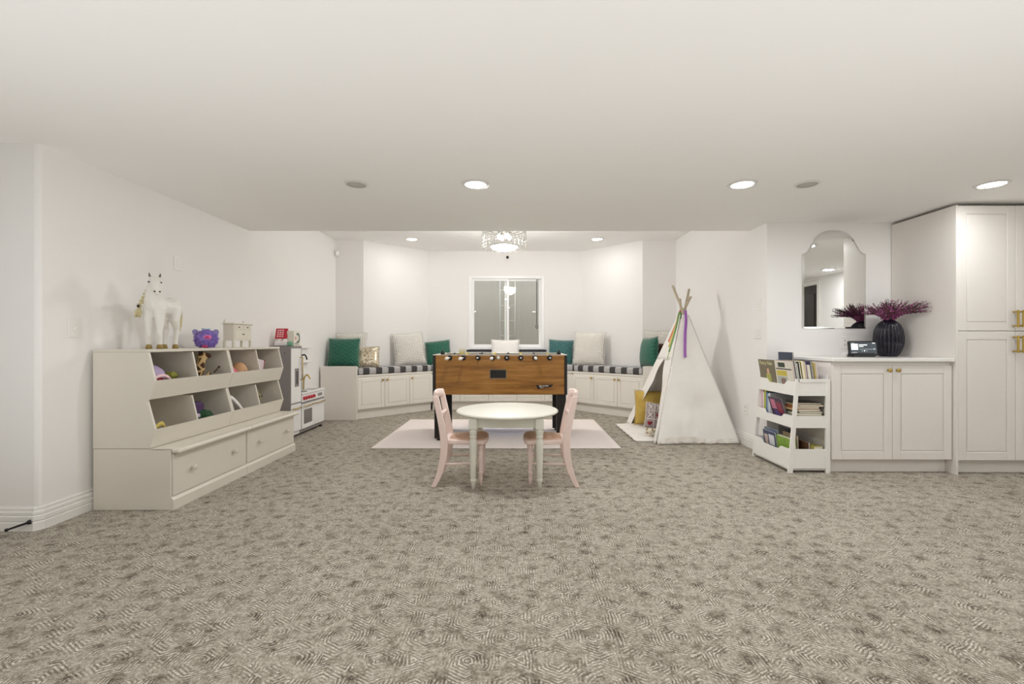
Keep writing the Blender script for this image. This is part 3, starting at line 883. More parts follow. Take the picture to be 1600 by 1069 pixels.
# ------------------------------------------------------------------ pink chairs
def catmull(pts, n=8):
    out = []; P = [pts[0]] + list(pts) + [pts[-1]]
    for i in range(1, len(P)-2):
        for k in range(n):
            t = k / n
            out.append(tuple(0.5*((2*P[i][a]) + (-P[i-1][a]+P[i+1][a])*t + (2*P[i-1][a]-5*P[i][a]+4*P[i+1][a]-P[i+2][a])*t*t + (-P[i-1][a]+3*P[i][a]-3*P[i+1][a]+P[i+2][a])*t**3) for a in range(len(pts[0]))))
    out.append(tuple(pts[-1])); return out
def make_chair(label):
    t = thing('childs_chair', label, 'chair', (0, 0, 0), 0, "pink children's chairs")
    prof = catmull([(-.195, 0, .017), (-.150, .10, .022), (-.122, .22, .026), (-.118, .335, .027), (-.135, .45, .024), (-.160, .57, .022), (-.178, .655, .020)], 6)
    for sy in (-1, 1):
        L = [(u - w, z) for u, z, w in prof]; R = [(u + w, z) for u, z, w in prof]
        m = MB(); m.prism(L + R[::-1], -.013, .013, TR(0, sy*.135, 0) @ RX(PI/2)); m.build('leg', M_PINK, t, bevel=.004)
    # crest rail, mid rail
    m = MB()
    def crest(u, v):
        y = (u-.5)*.285; a = v*2*PI
        bow = -.022*(1-(2*u-1)**2)
        return (-.176 + bow + .016*math.cos(a), y, .655 + .032*math.sin(a) + .008*(1-(2*u-1)**2))
    m.grid(crest, 14, 14)
    for e in (0.0, 1.0): m.add([crest(e, k/14) for k in range(14)], [tuple(range(14))])
    m.build('crest_rail', M_PINK, t)
    m = MB()
    def mid(u, v):
        y = (u-.5)*.262; a = v*2*PI; k = 1 + .8*math.exp(-((u-.5)/.10)**2)
        return (-.148 + .010*math.cos(a), y, .515 + .014*k*math.sin(a))
    m.grid(mid, 16, 10); m.build('mid_rail', M_PINK, t)
    # seat
    m = MB(); pl = [(-.13, -.125), (.10, -.16), (.165, -.155), (.19, -.12), (.197, 0), (.19, .12), (.165, .155), (.10, .16), (-.13, .125)]
    m.prism(pl, .308, .340); m.build('seat_frame', M_PINK, t, bevel=.008)
    m = MB(); pl2 = catmull([(-.085, -.08), (.08, -.142), (.16, -.14), (.193, 0), (.16, .14), (.08, .142), (-.085, .08)], 5)
    m.prism(pl2, .335, .350); m.build('seat_panel', M_TANSEAT, t, bevel=.006)
    LP = [(.009, 0), (.015, .06), (.012, .085), (.018, .095), (.018, .105), (.013, .112), (.019, .20), (.020, .25), (.014, .258), (.021, .266), (.014, .274), (.021, .282), (.022, .31)]
    for sy in (-1, 1):
        m = MB(); m.lathe(LP, 16, TR(.145, sy*.115, 0)); m.build('leg', M_PINK, t)
        m = MB(); m.tube([(-.130, sy*.135, .165), (.145, sy*.115, .165)], .008, 8); m.build('stretcher', M_PINK, t)
    m = MB(); m.tube([(.145, -.115, .19), (.145, .115, .19)], .008, 8); m.build('stretcher', M_PINK, t)
    m = MB(); m.tube([(-.138, -.135, .20), (-.138, .135, .20)], .008, 8); m.build('stretcher', M_PINK, t)
    return t
c1 = make_chair("pale pink wooden child's chair at the left of the round table")
c2 = copy_tree(c1); c2['label'] = "pale pink wooden child's chair at the right of the round table"
c1.location = (-0.420, 3.43, 0); c2.location = (0.232, 3.43, 0); c2.rotation_euler = (0, 0, PI)

# ------------------------------------------------------------------ built-in base and tall cabinets
CX0, CX1, CY = 2.503, 3.458, 3.645
bc = thing('base_cabinet', 'white two-door base cabinet under the counter with gold knobs', 'cabinet', (CX0, CY, 0))
Wd = CX1 - CX0
MB().box(0, Wd, 0, 0.575, 0.11, 0.89).build('body', M_CAB, bc)
MB().box(0.0, Wd, 0.045, 0.5, 0, 0.11).build('toe_kick', M_CAB, bc)
cab_door(bc, 0.003, Wd/2-.0015, 0.112, 0.862, M_CAB, 0.0, knob=(Wd/2-.035, .825), frame=0.065)
cab_door(bc, Wd/2+.0015, Wd-.003, 0.112, 0.862, M_CAB, 0.0, knob=(Wd/2+.035, .825), frame=0.065)
M_QUARTZ = plain('quartz', (240, 238, 234), 0.2, var=0.015, scale=5)
ct = tag(MB().box(2.49, 3.459, 3.605, 4.225, 0.893, 0.92, .003).build('countertop', M_QUARTZ), 'white stone countertop on the base cabinet below the mirror', 'countertop')
tc = thing('tall_cabinet', 'tall white pantry cabinet with gold bar handles at the right edge', 'cabinet', (3.462, 3.62, 0))
MB().box(0, 0.018, -0.02, 0.605, 0.0, 2.135, .001).build('side_panel', M_CAB, tc)
MB().box(0.018, 0.93, 0.0, 0.60, 0.11, 2.135).build('body', M_CAB, tc)
MB().box(0.018, 0.93, 0.055, 0.58, 0, 0.11).build('toe_kick', M_CAB, tc)
for i, x in enumerate((0.02, 0.474)):
    px = x + (.432 if i == 0 else .020)
    cab_door(tc, x, x+.451, 1.139, 2.13, M_CAB, 0.0, pull=(px, 1.165, 1.30), frame=0.065)
    cab_door(tc, x, x+.451, 0.112, 1.134, M_CAB, 0.0, pull=(px, 0.965, 1.10), frame=0.065)
tc2 = thing('tall_cabinet', 'tall white pantry cabinet beyond the right edge of the frame', 'cabinet', (4.394, 3.62, 0))
MB().box(0, 0.75, 0, 0.60, 0.0, 2.135).build('body', M_CAB, tc2)
cab_door(tc2, 0.003, 0.747, 0.112, 2.13, M_CAB, 0.0, pull=(.03, .965, 1.1), frame=0.065)
# ------------------------------------------------------------------ mirror
mir = thing('wall_mirror_glass', 'frameless arched mirror with curved shoulders above the counter', 'mirror', (2.93, 4.229, 1.175))
mir.name = 'arched_mirror'
half = [(.295, 0), (.295, .69), (.258, .705), (.232, .735), (.215, .770), (.210, .775), (.188, .815), (.150, .862), (.105, .892), (.05, .908), (0, .912)]
hh = half[:2] + catmull(half[1:5], 4)[1:] + catmull(half[5:], 4)
out = hh + [(-x, z) for x, z in hh[::-1][1:]]
clean = [p for i, p in enumerate(out) if (Vector(p)-Vector(out[i-1])).length > 1e-4]
inn = [(x*(1 - .016/.295), .016 + z*(.912-.032)/.912) for x, z in clean]
M_MIR = NT('mirror_silver'); M_MIR.col((0.92, 0.93, 0.92)); M_MIR.props(0.0, 1.0); M_MIR = M_MIR.m
ni = len(inn)
m = MB(); m.add([(x, -.007, z) for x, z in inn], [(i, i+1, ni-2-i, ni-1-i) for i in range(ni//2 - 1)] + [(ni//2-1, ni//2, ni//2+1)]); m.build('mirror_glass', M_MIR, mir)
m = MB(); n = len(clean)
m.add([(x, -.007, z) for x, z in inn] + [(x, -.003, z) for x, z in clean] + [(x, -.0002, z) for x, z in clean], [(i, (i+1) % n, n+(i+1) % n, n+i) for i in range(n)] + [(n+i, n+(i+1) % n, 2*n+(i+1) % n, 2*n+i) for i in range(n)])
m.build('bevelled_edge', M_MIR, mir)

# ================================================================== TOY STORAGE
def storage(label, y0):
    """Cubby unit on a drawer base: local x runs along the wall (world +y), local -y is the front (world +x)."""
    t = thing('toy_storage_unit', label, 'storage unit', (-2.655, y0, 0), PI/2, 'toy storage units')
    Lw = 0.775
    # in local frame: front at negative y ; depth d -> y=-d
    def bx(name, x0, x1, d0, d1, z0, z1, b=.002, par=None, mat=M_UNIT):
        return MB().box(x0, x1, -d1, -d0, z0, z1, b).build(name, mat, par or t)
    bx('base_body', 0, Lw, 0.0, 0.485, 0.0, 0.381)
    m = MB(); m.prism([(.485, 0), (.503, 0), (.503, .062), (.497, .07), (.49, .078), (.485, .078)], 0.0, Lw, Matrix(((0, 0, 1, 0), (-1, 0, 0, 0), (0, 1, 0, 0), (0, 0, 0, 1))))
    m.build('plinth', M_UNIT, t)
    dr = bx('drawer_front', 0.012, Lw-.012, 0.485, 0.494, 0.085, 0.345, .003)
    for x in (0.17, Lw-.17):
        k = MB(); k.lathe([(.012, 0), (.009, .006), (.009, .014), (.017, .022), (.017, .030), (.010, .034)], 14, TR(x, -.494, .225) @ RX(PI/2)); k.build('knob', M_UNIT, dr)
    m = MB(); m.box(0, Lw, -.545, -.485, .352, .383, .010); m.box(0, Lw, -.49, -.36, .376, .383, 0); m.build('ledge', M_UNIT, t)
    # side profile of the cubby (depth, height)
    SP = [(0, .384), (.352, .384), (.387, .497), (.387, .503), (.340, .675), (.340, .684), (.352, .690), (.387, .797), (.387, .803), (.345, .985), (0, .985)]
    MX = Matrix(((0, 0, 1, 0), (-1, 0, 0, 0), (0, 1, 0, 0), (0, 0, 0, 1)))
    for x in (0.0, Lw-.016):
        m = MB(); m.prism(SP, x, x+.016, MX); m.build('side_panel', M_UNIT, t)
    m = MB(); m.box(0, Lw, -.352, 0, .985, 1.003, .003); m.build('top_board', M_UNIT, t)
    bx('back_panel', .016, Lw-.016, .0, .010, .384, .985, 0)
    for zb in (.384, .690):
        bx('bin_floor', .016, Lw-.016, .010, .350, zb, zb+.012, 0)
        m = MB(); m.prism([(.343, zb+.002), (.353, zb), (.390, zb+.116), (.380, zb+.118)], .001, Lw-.001, MX); m.build('bin_lip', M_UNIT, t)
        d2 = [(.012, zb+.012), (.345, zb+.012), (.382, zb+.116), (.341 if zb < .5 else .345, zb+.290), (.012, zb+.290)]
        m = MB(); m.prism(d2, Lw/2-.007, Lw/2+.007, MX); m.build('divider', M_UNIT, t)
    return t
storage('white toy cubby unit with drawer, nearer one under the horse', 2.84)
storage('white toy cubby unit with drawer, farther one under the doll dresser', 3.617)
UT = 1.0035  # top of the units

# ------------------------------------------------------------------ horse figurine
M_HORSE = plain('horse_white', (236, 233, 227), 0.4, var=0.02)
M_HOOF = plain('hoof_ochre', (150, 128, 66), 0.5)
M_MANE = plain('mane_blond', (206, 194, 152), 0.7, var=0.15, scale=60, bump=0.4, bscale=150)
hs = thing('toy_horse', 'white toy horse with a braided blond mane standing on the near unit', 'toy horse', (-2.462, 3.145, UT), .12)
m = MB()
def limb(pts, rs, n=10): m.tube(pts, rs, n); [m.ball(p, r, 10, 8) for p, r in zip(pts, rs)]
limb([(0, .105, .305), (0, .04, .285), (0, -.04, .285), (0, -.075, .30)], [.060, .061, .063, .061])
limb([(0, -.085, .315), (.010, -.105, .37), (.022, -.115, .42), (.028, -.118, .452)], [.054, .045, .038, .031])
limb([(.030, -.125, .452), (.046, -.145, .432), (.062, -.162, .400), (.072, -.172, .376)], [.033, .031, .024, .020])
limb([(.034, -.130, .418), (.050, -.150, .395)], [.024, .018])
m.ball((.074, -.174, .371), (.019, .018, .017), 10, 8)
for s in (-1, 1):
    x = .034*s
    limb([(x*.8, -.075, .27), (x, -.08, .20), (x, -.08, .125), (x, -.078, .06), (x, -.078, .028)], [.042, .028, .018, .0125, .0145])
    limb([(x*.8, .09, .28), (x*1.05, .075, .205), (x*1.05, .10, .135), (x*1.05, .09, .065), (x*1.05, .085, .028)], [.048, .033, .019, .013, .0145])
    limb([(.030+s*.020, -.122+s*.012, .475), (.030+s*.026, -.124+s*.015, .508)], [.012, .004])
m.build('body', M_HORSE, hs, remesh=.0045)
for s in (-1, 1):
    for (x, y) in ((.034*s, -.080), (.0357*s, .083)):
        k = MB(); k.lathe([(.019, 0), (.0185, .01), (.0145, .028), (.012, .03)], 12, TR(x, y, 0)); k.build('hoof', M_HOOF, hs)
    k = MB(); k.ball((.046+s*.026, -.148+s*.018, .441), (.0055, .006, .0055), 10, 6); k.build('eye', M_BLACK, hs)
    k = MB(); k.ball((.083+s*.010, -.186+s*.010, .376), (.0055, .005, .006), 8, 6); k.build('nostril', plain('nostril', (96, 70, 66), .6), hs)
    k = MB(); k.tube([(.034+s*.0225, -.130+s*.013, .480), (.034+s*.026, -.130+s*.015, .503)], [.007, .002], 8); k.build('inner_ear', plain('ear_grey', (110, 100, 94), .8), hs)
k = MB()
bp = [Vector((-.022, -.095, .415)), Vector((-.045, -.10, .365)), Vector((-.062, -.11, .315)), Vector((-.072, -.115, .285))]
for i in range(12):
    p = bp[0].lerp(bp[-1], i/11); s = 1 if i % 2 else -1
    k.ball(p + Vector((.006*s, .002, 0)), (.011, .010, .010), 10, 6)
k.build('braided_mane', M_MANE, hs)
k = MB(); k.lathe([(.011, -.008), (.0115, 0), (.011, .008)], 12, TR(*bp[-1])); k.build('hair_band', M_BLACK, hs)
k = MB()
for i in range(16):
    a = random.uniform(0, 2*PI); r = random.uniform(.004, .018)
    k.tube([bp[-1] + Vector((0, 0, -.006)), bp[-1] + Vector((r*math.cos(a)*.9-.004, r*math.sin(a), -.04)), bp[-1] + Vector((r*math.cos(a)-.008, r*math.sin(a), -.075))], [.005, .006, .002], 6)
k.build('mane_tuft', M_MANE, hs)
k = MB(); k.tube(catmull([(0, .145, .32), (.004, .185, .29), (.004, .19, .2), (.0, .18, .12)], 5), [.012]*3 + [.016]*10 + [.012]*2 + [.004], 8); k.build('tail', M_MANE, hs)

# ------------------------------------------------------------------ purple shaggy plush
M_PURP = plain('plush_purple', (152, 130, 206), 0.9, var=0.35, scale=40)
pf = thing('plush_toy', 'shaggy purple plush toy with small ears and a pink patch', 'plush toy', (-2.44, 3.555, UT), 0.45)
m = MB(); m.ball((0, 0, .068), (.072, .06, .068), 20, 14); m.build('body', M_PURP, pf)
m = MB()
for i in range(700):
    t_, a = math.asin(random.uniform(-.92, 1)), random.uniform(0, 2*PI)
    nrm = Vector((math.cos(t_)*math.cos(a), math.cos(t_)*math.sin(a), math.sin(t_)))
    if nrm.y < -.72 and .0 < nrm.z < .55 and abs(nrm.x-.2) < .3: continue
    p = Vector((nrm.x*.070, nrm.y*.058, .068 + nrm.z*.066))
    q = p + (nrm + Vector((random.uniform(-.5, .5), random.uniform(-.5, .5), random.uniform(-.6, .3)))) * .013
    q.z = max(q.z, .003)
    m.tube([p, p.lerp(q, .5), q], [.0045, .0035, .0006], 4)
fu = m.build('fur', M_PURP, pf); fu['kind'] = 'stuff'
M_LAV = plain('plush_lavender', (150, 140, 190), 0.8)
for s in (-1, 1):
    m = MB(); m.prism([(-.022, 0), (.022, 0), (.016, .034), (0, .044), (-.018, .036)], -.006, .006, TR(s*.060, -.008, .105) @ RY(s*.35) @ RX(PI/2)); m.build('ear', M_LAV, pf, bevel=.004)
m = MB(); m.ball((.018, -.052, .082), (.028, .012, .018), 14, 8); m.build('patch', plain('plush_pink', (232, 120, 176), .5), pf)
m = MB(); m.ball((.018, -.0635, .083), (.013, .003, .009), 12, 6); m.build('patch_centre', plain('plush_rose', (190, 60, 120), .4), pf)
m = MB(); m.ball((.0, -.05, .012), (.022, .02, .011), 12, 6); m.build('foot', plain('plush_magenta', (196, 60, 110), .6), pf)
m = MB()
for i in range(14):
    a = random.uniform(-.5, .5); m.tube([(a*.03, 0, .128), (a*.06, random.uniform(-.01, .01), .155)], [.004, .001], 5)
m.build('hair_tuft', plain('plush_blue', (150, 190, 214), .8), pf)

# ------------------------------------------------------------------ doll dresser
M_DRES = plain('dresser_cream', (226, 220, 206), 0.5)
M_DRESK = plain('dresser_pull', (120, 108, 92), 0.4, 0.6)
dd = thing('doll_dresser', 'cream doll-size dresser with three drawers on the far unit', 'toy furniture', (-2.415, 3.915, UT), PI/2)
MB().box(-.125, .125, -.045, .045, .058, .195, .002).build('body', M_DRES, dd)
MB().box(-.138, .138, -.056, .05, .195, .207, .003).build('top', M_DRES, dd)
for x in (-.118, .118):
    for y in (-.038, .038): MB().box(x-.009, x+.009, y-.009, y+.009, 0, .058, .002).build('leg', M_DRES, dd)
for x in (-.06, .06):
    q = MB().box(x-.052, x+.052, -.049, -.044, .155, .189, .002).build('drawer', M_DRES, dd)
    MB().box(x-.013, x+.013, -.053, -.048, .168, .176, .002).build('pull', M_DRESK, q)
q = MB().box(-.112, .112, -.049, -.044, .072, .148, .002).build('drawer', M_DRES, dd)
MB().box(-.015, .015, -.053, -.048, .108, .118, .002).build('pull', M_DRESK, q)
for x in (-.128, .128):
    m = MB(); m.lathe([(.007, .207), (.009, .214), (.005, .22), (.008, .228), (.003, .234)], 10, TR(x, .03, 0)); m.build('finial', M_DRES, dd)

# ------------------------------------------------------------------ toys inside the cubbies (x across depth, y along wall)
ZU, ZL = .7025, .3965
def remat(n, rgb, r=.6, v=.08): return plain(n, rgb, r, var=v)
tb = thing('doll_carrier', 'lilac doll carrier with pink rim in the top left cubby', 'toy', (-2.42, 2.965, ZU), 0); tb.scale = (1.5, 1.5, 1.75)
m = MB(); m.box(-.09, .05, -.06, .07, .012, .118, .035, RY(.15)); m.build('shell', remat('lilac', (190, 170, 206)), tb, subsurf=2)
m = MB(); m.tube([(.066 + .006*math.sin(a), -.012 + .058*math.cos(a), .040 + .034*math.sin(a)) for a in [2*PI*i/20 for i in range(20)]], .007, 8, closed=True); m.build('rim', remat('rim_pink', (240, 206, 214)), tb)
m = MB(); m.ball((.055, -.012, .038), (.014, .05, .030), 14, 8); m.build('lining', remat('lining_red', (170, 52, 62)), tb)
tb = thing('toy_car', 'small olive toy with round wheels in the top left cubby', 'toy', (-2.385, 3.125, ZU), .3); tb.scale = (1.6, 1.6, 1.9)
m = MB(); m.box(-.03, .03, -.045, .045, .012, .05, .012); m.box(-.02, .02, -.025, .025, .05, .075, .010); m.build('body', remat('olive', (146, 146, 62)), tb)
for x in (-.032, .032):
    for y in (-.028, .028):
        m = MB(); m.lathe([(.014, -.005), (.014, .005)], 12, TR(x, y, .014) @ RY(PI/2)); m.build('wheel', M_BLACK, tb)
M_GIR = mat_fabric_pattern('giraffe_hide', 'giraffe')
tb = thing('plush_giraffe', 'brown patched plush giraffe lying in the second top cubby', 'plush toy', (-2.425, 3.40, ZU), 0); tb.scale = (1.05, 1.05, 1.2)
m = MB()
limb2 = lambda pts, rs: [m.tube(pts, rs, 10)] + [m.ball(p, r, 10, 8) for p, r in zip(pts, rs)]
limb2([(-.06, -.045, .06), (.02, -.04, .07), (.06, -.03, .12), (.07, -.02, .19)], [.055, .055, .035, .024])
limb2([(.07, -.02, .20), (.10, .01, .205)], [.028, .018])
limb2([(.0, -.03, .05), (.045, .04, .055), (.05, .085, .085)], [.028, .022, .016])
limb2([(-.03, .0, .03), (.02, .09, .03)], [.026, .018])
m.build('body', M_GIR, tb, remesh=.007)
for y in (-.03, -.008):
    m = MB(); m.tube([(.062, y, .222), (.060, y, .242)], [.005, .006], 8); m.build('horn', M_BLACK, tb)
m = MB(); m.tube([(.11, .10, .06), (.09, .185, .098)], .005, 8); m.ball((.09, .187, .098), .009, 8, 6)
o = tag(m.build('toy_rattle', remat('rattle', (70, 44, 32))), 'thin dark toy stick beside the plush giraffe', 'toy'); o.location = (-2.43, 3.37, ZU + .055)
tb = thing('baby_doll', 'baby doll in pink lying in the third top cubby', 'doll', (-2.395, 3.80, ZU), 0); tb.scale = (1.35, 1.35, 1.7)
M_SKIN = remat('doll_skin', (214, 168, 124))
m = MB(); m.ball((0, .075, .052), (.05, .052, .05), 18, 12); m.build('head', M_SKIN, tb)
m = MB(); m.ball((-.01, -.02, .045), (.045, .065, .042), 16, 10); m.build('romper', remat('romper_pink', (222, 110, 140)), tb)
for s in (-1, 1):
    m = MB(); m.tube([(s*.03, -.06, .035), (s*.035+.02, -.10, .03)], [.022, .016], 10); m.ball((s*.035+.02, -.10, .03), .018, 10, 8); m.build('leg', remat('doll_cloth', (238, 226, 222)), tb)
    m = MB(); m.ball((.046, .075+s*.016, .058), .005, 8, 6); m.build('eye', M_BLACK, tb)
tb = thing('pouch_bag', 'pale pink fabric pouch leaning in the fourth top cubby', 'pouch', (-2.385, 4.135, ZU), 0); tb.scale = (1.4, 1.4, 1.55)
m = MB(); m.prism([(-.075, .0), (.05, .0), (.10, .115), (-.075, .135)], -.018, .018, RZ(PI/2) @ RX(PI/2) @ RY(.15)); m.build('bag', mat_cloth('pouch_cloth', (216, 196, 204), (236, 226, 230), 30), tb, bevel=.012)
m = MB(); m.tube([(.0, .05, .004), (.0, .10, .113)], .004, 6); m.build('zip', remat('zip_red', (206, 90, 80)), tb)
o = tag(MB().tube(catmull([(0, -.10, .008), (.03, -.07, .03), (.035, -.02, .036), (.02, .03, .012), (.03, .06, .006), (.0, .10, .006)], 6), .005, 8).build('skipping_rope', remat('cord_yellow', (206, 186, 96))), 'looped yellow rope in the bottom left cubby', 'rope'); o.location = (-2.36, 2.99, ZL + .001); o.scale = (1.2, 1.2, 3.3)
tb = thing('toy_camera', 'purple and white toy on dark green cloth in the second lower cubby', 'toy', (-2.40, 3.36, ZL + .001), 0); tb.scale = (1.4, 1.4, 1.55)
m = MB(); m.box(-.035, .035, -.045, .045, .055, .135, .014); m.build('body', remat('toy_purple', (76, 50, 92)), tb)
m = MB(); m.box(.028, .042, -.04, .04, .06, .082, .006); m.build('front_band', remat('band_lilac', (214, 190, 214)), tb)
m = MB()
for i in range(26):
    m.ball((random.uniform(-.09, .08), random.uniform(-.09, .10), random.uniform(.016, .045)), (random.uniform(.015, .03), random.uniform(.015, .03), .016), 8, 6)
o = tag(m.build('green_scarf', remat('cloth_green', (30, 74, 44), .8, .3), remesh=.008), 'crumpled dark green cloth in the second lower cubby', 'cloth'); o.location = (-2.40, 3.36, ZL + .001); o.scale = (1.1, 1.2, 2.6)
tb = thing('play_tray', 'white oval tray leaning in the third lower cubby', 'tray', (-2.37, 3.775, ZL + .012), 0); tb.scale = (1.25, 1.25, 1.25)
EL = [(math.copysign(abs(math.cos(a))**.6, math.cos(a))*.052, math.copysign(abs(math.sin(a))**.7, math.sin(a))*.12) for a in [2*PI*i/28 for i in range(28)]]
m = MB(); m.prism(EL, -.011, .011, TR(0, 0, .088) @ RX(-.75) @ RZ(PI/2) @ RZ(PI/2)); m.build('tray_body', remat('tray_white', (236, 234, 232), .35, .01), tb, bevel=.006)
o = tag(MB().ball((0, 0, .035), (.05, .06, .035), 16, 10).build('plush_ball', mat_cloth('brown_plush', (96, 58, 46), (140, 92, 74), 40)), 'brown soft ball behind the white tray in the third lower cubby', 'ball'); o.location = (-2.53, 3.72, ZL + .001); o.scale = (1.2, 1.2, 2.0)
tb = thing('plush_bear', 'small khaki plush toy in the fourth lower cubby', 'plush toy', (-2.42, 4.15, ZL + .001), 0); tb.scale = (1.3, 1.3, 1.4)
m = MB(); m.ball((0, 0, .045), (.045, .05, .045), 14, 10); m.ball((.02, 0, .105), (.036, .038, .034), 14, 10); m.ball((.01, -.03, .135), .014, 10, 8); m.ball((.01, .03, .135), .014, 10, 8); m.ball((.05, -.035, .02), (.035, .018, .018), 10, 8); m.ball((.05, .035, .02), (.035, .018, .018), 10, 8)
m.build('body', mat_cloth('khaki_plush', (134, 124, 86), (170, 160, 120), 40), tb, remesh=.006)
for s in (-1, 1): MB().ball((.053, s*.013, .112), .005, 8, 6).build('eye', M_BLACK, tb)

# ------------------------------------------------------------------ play kitchen
M_KW = plain('kitchen_white', (240, 239, 238), 0.35, var=0.01); M_KG = plain('kitchen_grey', (142, 136, 135), 0.5, var=0.02)
kt = thing('play_kitchen', 'white and grey wooden play kitchen with gold handles', 'play kitchen', (-2.655, 4.86, 0), PI/2)
def kb(name, x0, x1, d0, d1, z0, z1, mat=M_KW, b=.002, par=None): return MB().box(x0, x1, -d1, -d0, z0, z1, b).build(name, mat, par or kt)
kb('side_panel', 0, .012, 0, .222, .03, 1.005, M_KG)
kb('fridge_body', .012, .238, 0, .205, .03, .985)
kb('fridge_top', .012, .25, 0, .222, .985, 1.005, M_KG)
kb('side_panel', .238, .25, 0, .222, .03, .985, M_KG)
fd = kb('fridge_door', .015, .236, .205, .223, .385, .98)
kb('freezer_gap', .015, .236, .206, .220, .372, .383, M_KG)
ld = kb('lower_door', .015, .236, .205, .223, .07, .37)
kb('plinth', .0, .84, .01, .20, .025, .06, M_KG)
dp = kb('dispenser', .09, .175, .222, .228, .56, .76, M_KG, par=fd); kb('dispenser_recess', .11, .155, .2275, .2295, .585, .73, plain('recess_dark', (84, 80, 80), .5), 0, par=dp)
def khandle(par, pts, r=.006):
    m = MB(); m.tube(pts, r, 8)
    for p in (pts[0], pts[-1]): m.tube([p, (p[0], p[1] + .03, p[2])], r*.9, 8)
    return m.build('handle', M_GOLD, par)
khandle(fd, [(.212, -.25, .63), (.212, -.25, .88)])
khandle(ld, [(.04, -.25, .325), (.20, -.25, .325)])
kb('stove_body', .25, .84, 0, .205, .06, .455)
kb('counter', .25, .85, 0, .232, .455, .475, b=.004)
kb('back_board', .25, .84, 0, .015, .475, .985)
kb('shelf', .25, .84, .015, .07, .80, .812); kb('shelf', .25, .84, .015, .06, .975, .985)
kb('control_panel', .252, .838, .205, .222, .37, .452, M_KW)
kb('trim_strip', .252, .838, .205, .224, .352, .368, M_KG)
od = kb('oven_door', .254, .544, .205, .223, .07, .348); kb('oven_window', .30, .50, .2225, .2255, .12, .28, plain('oven_glass', (120, 118, 116), .15), 0, par=od)
khandle(od, [(.29, -.25, .325), (.51, -.25, .325)])
wd_ = kb('washer_door', .548, .836, .205, .223, .07, .348); khandle(wd_, [(.58, -.25, .325), (.80, -.25, .325)])
M_KRED = plain('knob_red', (190, 44, 60), .35)
for i in range(5):
    m = MB(); m.lathe([(.02, 0), (.02, .014), (.014, .02)], 14, TR(.30 + i*.062, -.222, .412) @ RX(PI/2)); m.build('control_knob', M_KRED, kt)
kb('clock_display', .66, .78, .2215, .2245, .395, .43, M_KG)
m = MB(); m.lathe([(.075, 0), (.08, .003), (.06, .004), (.001, .004)], 20, TR(.42, -.12, .475)); m.build('hob', M_KG, kt)
kb('sink', .60, .80, .05, .18, .4745, .4775, M_STEEL)
m = MB(); m.tube(catmull([(.66, -.012, .88), (.66, -.06, .895), (.66, -.085, .86), (.66, -.087, .835)], 5), .009, 8); m.build('spout', M_BLACK, kt)
m = MB(); m.tube(catmull([(.69, -.035, .475), (.69, -.04, .60), (.69, -.08, .65), (.69, -.115, .60)], 5), .009, 8); m.build('faucet', M_GOLD, kt)
for x in (.02, .80):
    kb('foot', x, x+.03, .17, .20, 0, .026, M_BLACK); kb('foot', x, x+.03, .02, .05, 0, .026, M_BLACK)
for z in (.2, .93):
    m = MB(); m.lathe([(.006, 0), (.006, .002)], 10, TR(-.0002, -.16, z) @ RY(-PI/2)); m.build('screw_cap', M_DARK, kt)

# things on the kitchen
KT = 1.006
rg = thing('toy_register', 'red and white toy cash register on top of the play kitchen', 'toy register', (-2.575, 4.96, KT), .15)
M_RRED = plain('register_red', (196, 44, 58), .35); M_RWH = plain('register_white', (242, 238, 236), .4)
MB().box(-.06, .07, -.05, .07, 0, .055, .008).build('base', M_RWH, rg)
m = MB(); m.prism([(-.07, .0), (-.005, .0), (-.005, .05), (-.025, .075), (-.045, .03), (-.07, .022)], -.058, -.050, RX(PI/2)); m.build('side_plate', M_RRED, rg)
sc = MB().box(-.065, .06, -.008, .008, -.06, .06, .006, TR(0, -.005, .135) @ RY(.0) @ RX(-.35) ).build('screen_panel', M_RRED, rg)
m = MB()
for i in range(3):
    for j in range(4):
        m.box(-.045 + i*.024, -.028 + i*.024, -.0115, -.0075, -.045 + j*.024, -.028 + j*.024, .002, TR(0, -.005, .135) @ RX(-.35))
m.build('keypad', plain('register_pink', (244, 190, 196), .4), sc)
m = MB(); m.tube([(0, .01, .05), (0, .005, .10)], .012, 10); m.build('neck', M_RWH, rg)
gm = thing('toy_mug', 'small mint green toy cup beside the red register', 'toy cup', (-2.475, 4.93, KT))
m = MB(); m.lathe([(.018, 0), (.022, .004), (.025, .05), (.022, .05), (.019, .008), (.001, .008)], 16); m.build('cup', plain('mint', (120, 176, 146), .4), gm)
m = MB(); m.tube([(.02*math.cos(a) + .03, 0, .026 + .016*math.sin(a)) for a in [-1.6 + 3.2*i/8 for i in range(9)]], .004, 6); m.build('handle', plain('mint_white', (226, 240, 232), .4), gm)
gb = thing('gift_box', 'cream box printed with a green wreath on the play kitchen', 'box', (-2.47, 5.03, KT), PI/2)
MB().box(-.075, .075, -.025, .05, 0, .165, .003).build('carton', plain('carton_cream', (232, 226, 214), .6), gb)
M_WREATH = plain('wreath_green', (86, 116, 100), .6)
m = MB()
for i in range(16):
    a = -1.9 + 4.0*i/15
    m.prism([(-.010, -.005), (.010, -.005), (.013, .002), (0, .007), (-.012, .003)], 0, .0012, TR(.012 + .040*math.cos(a), -.0251, .088 + .045*math.sin(a)) @ RY(-a) @ RX(PI/2))
m.build('wreath_print', M_WREATH, gb)
m = MB(); m.prism([(-.03, -.02), (.0, -.02), (.004, .012), (-.02, .022), (-.034, .01)], 0, .0012, TR(-.02, -.0251, .085) @ RX(PI/2)); m.build('rose_print', plain('rose_print', (214, 172, 160), .6), gb)
m = MB()
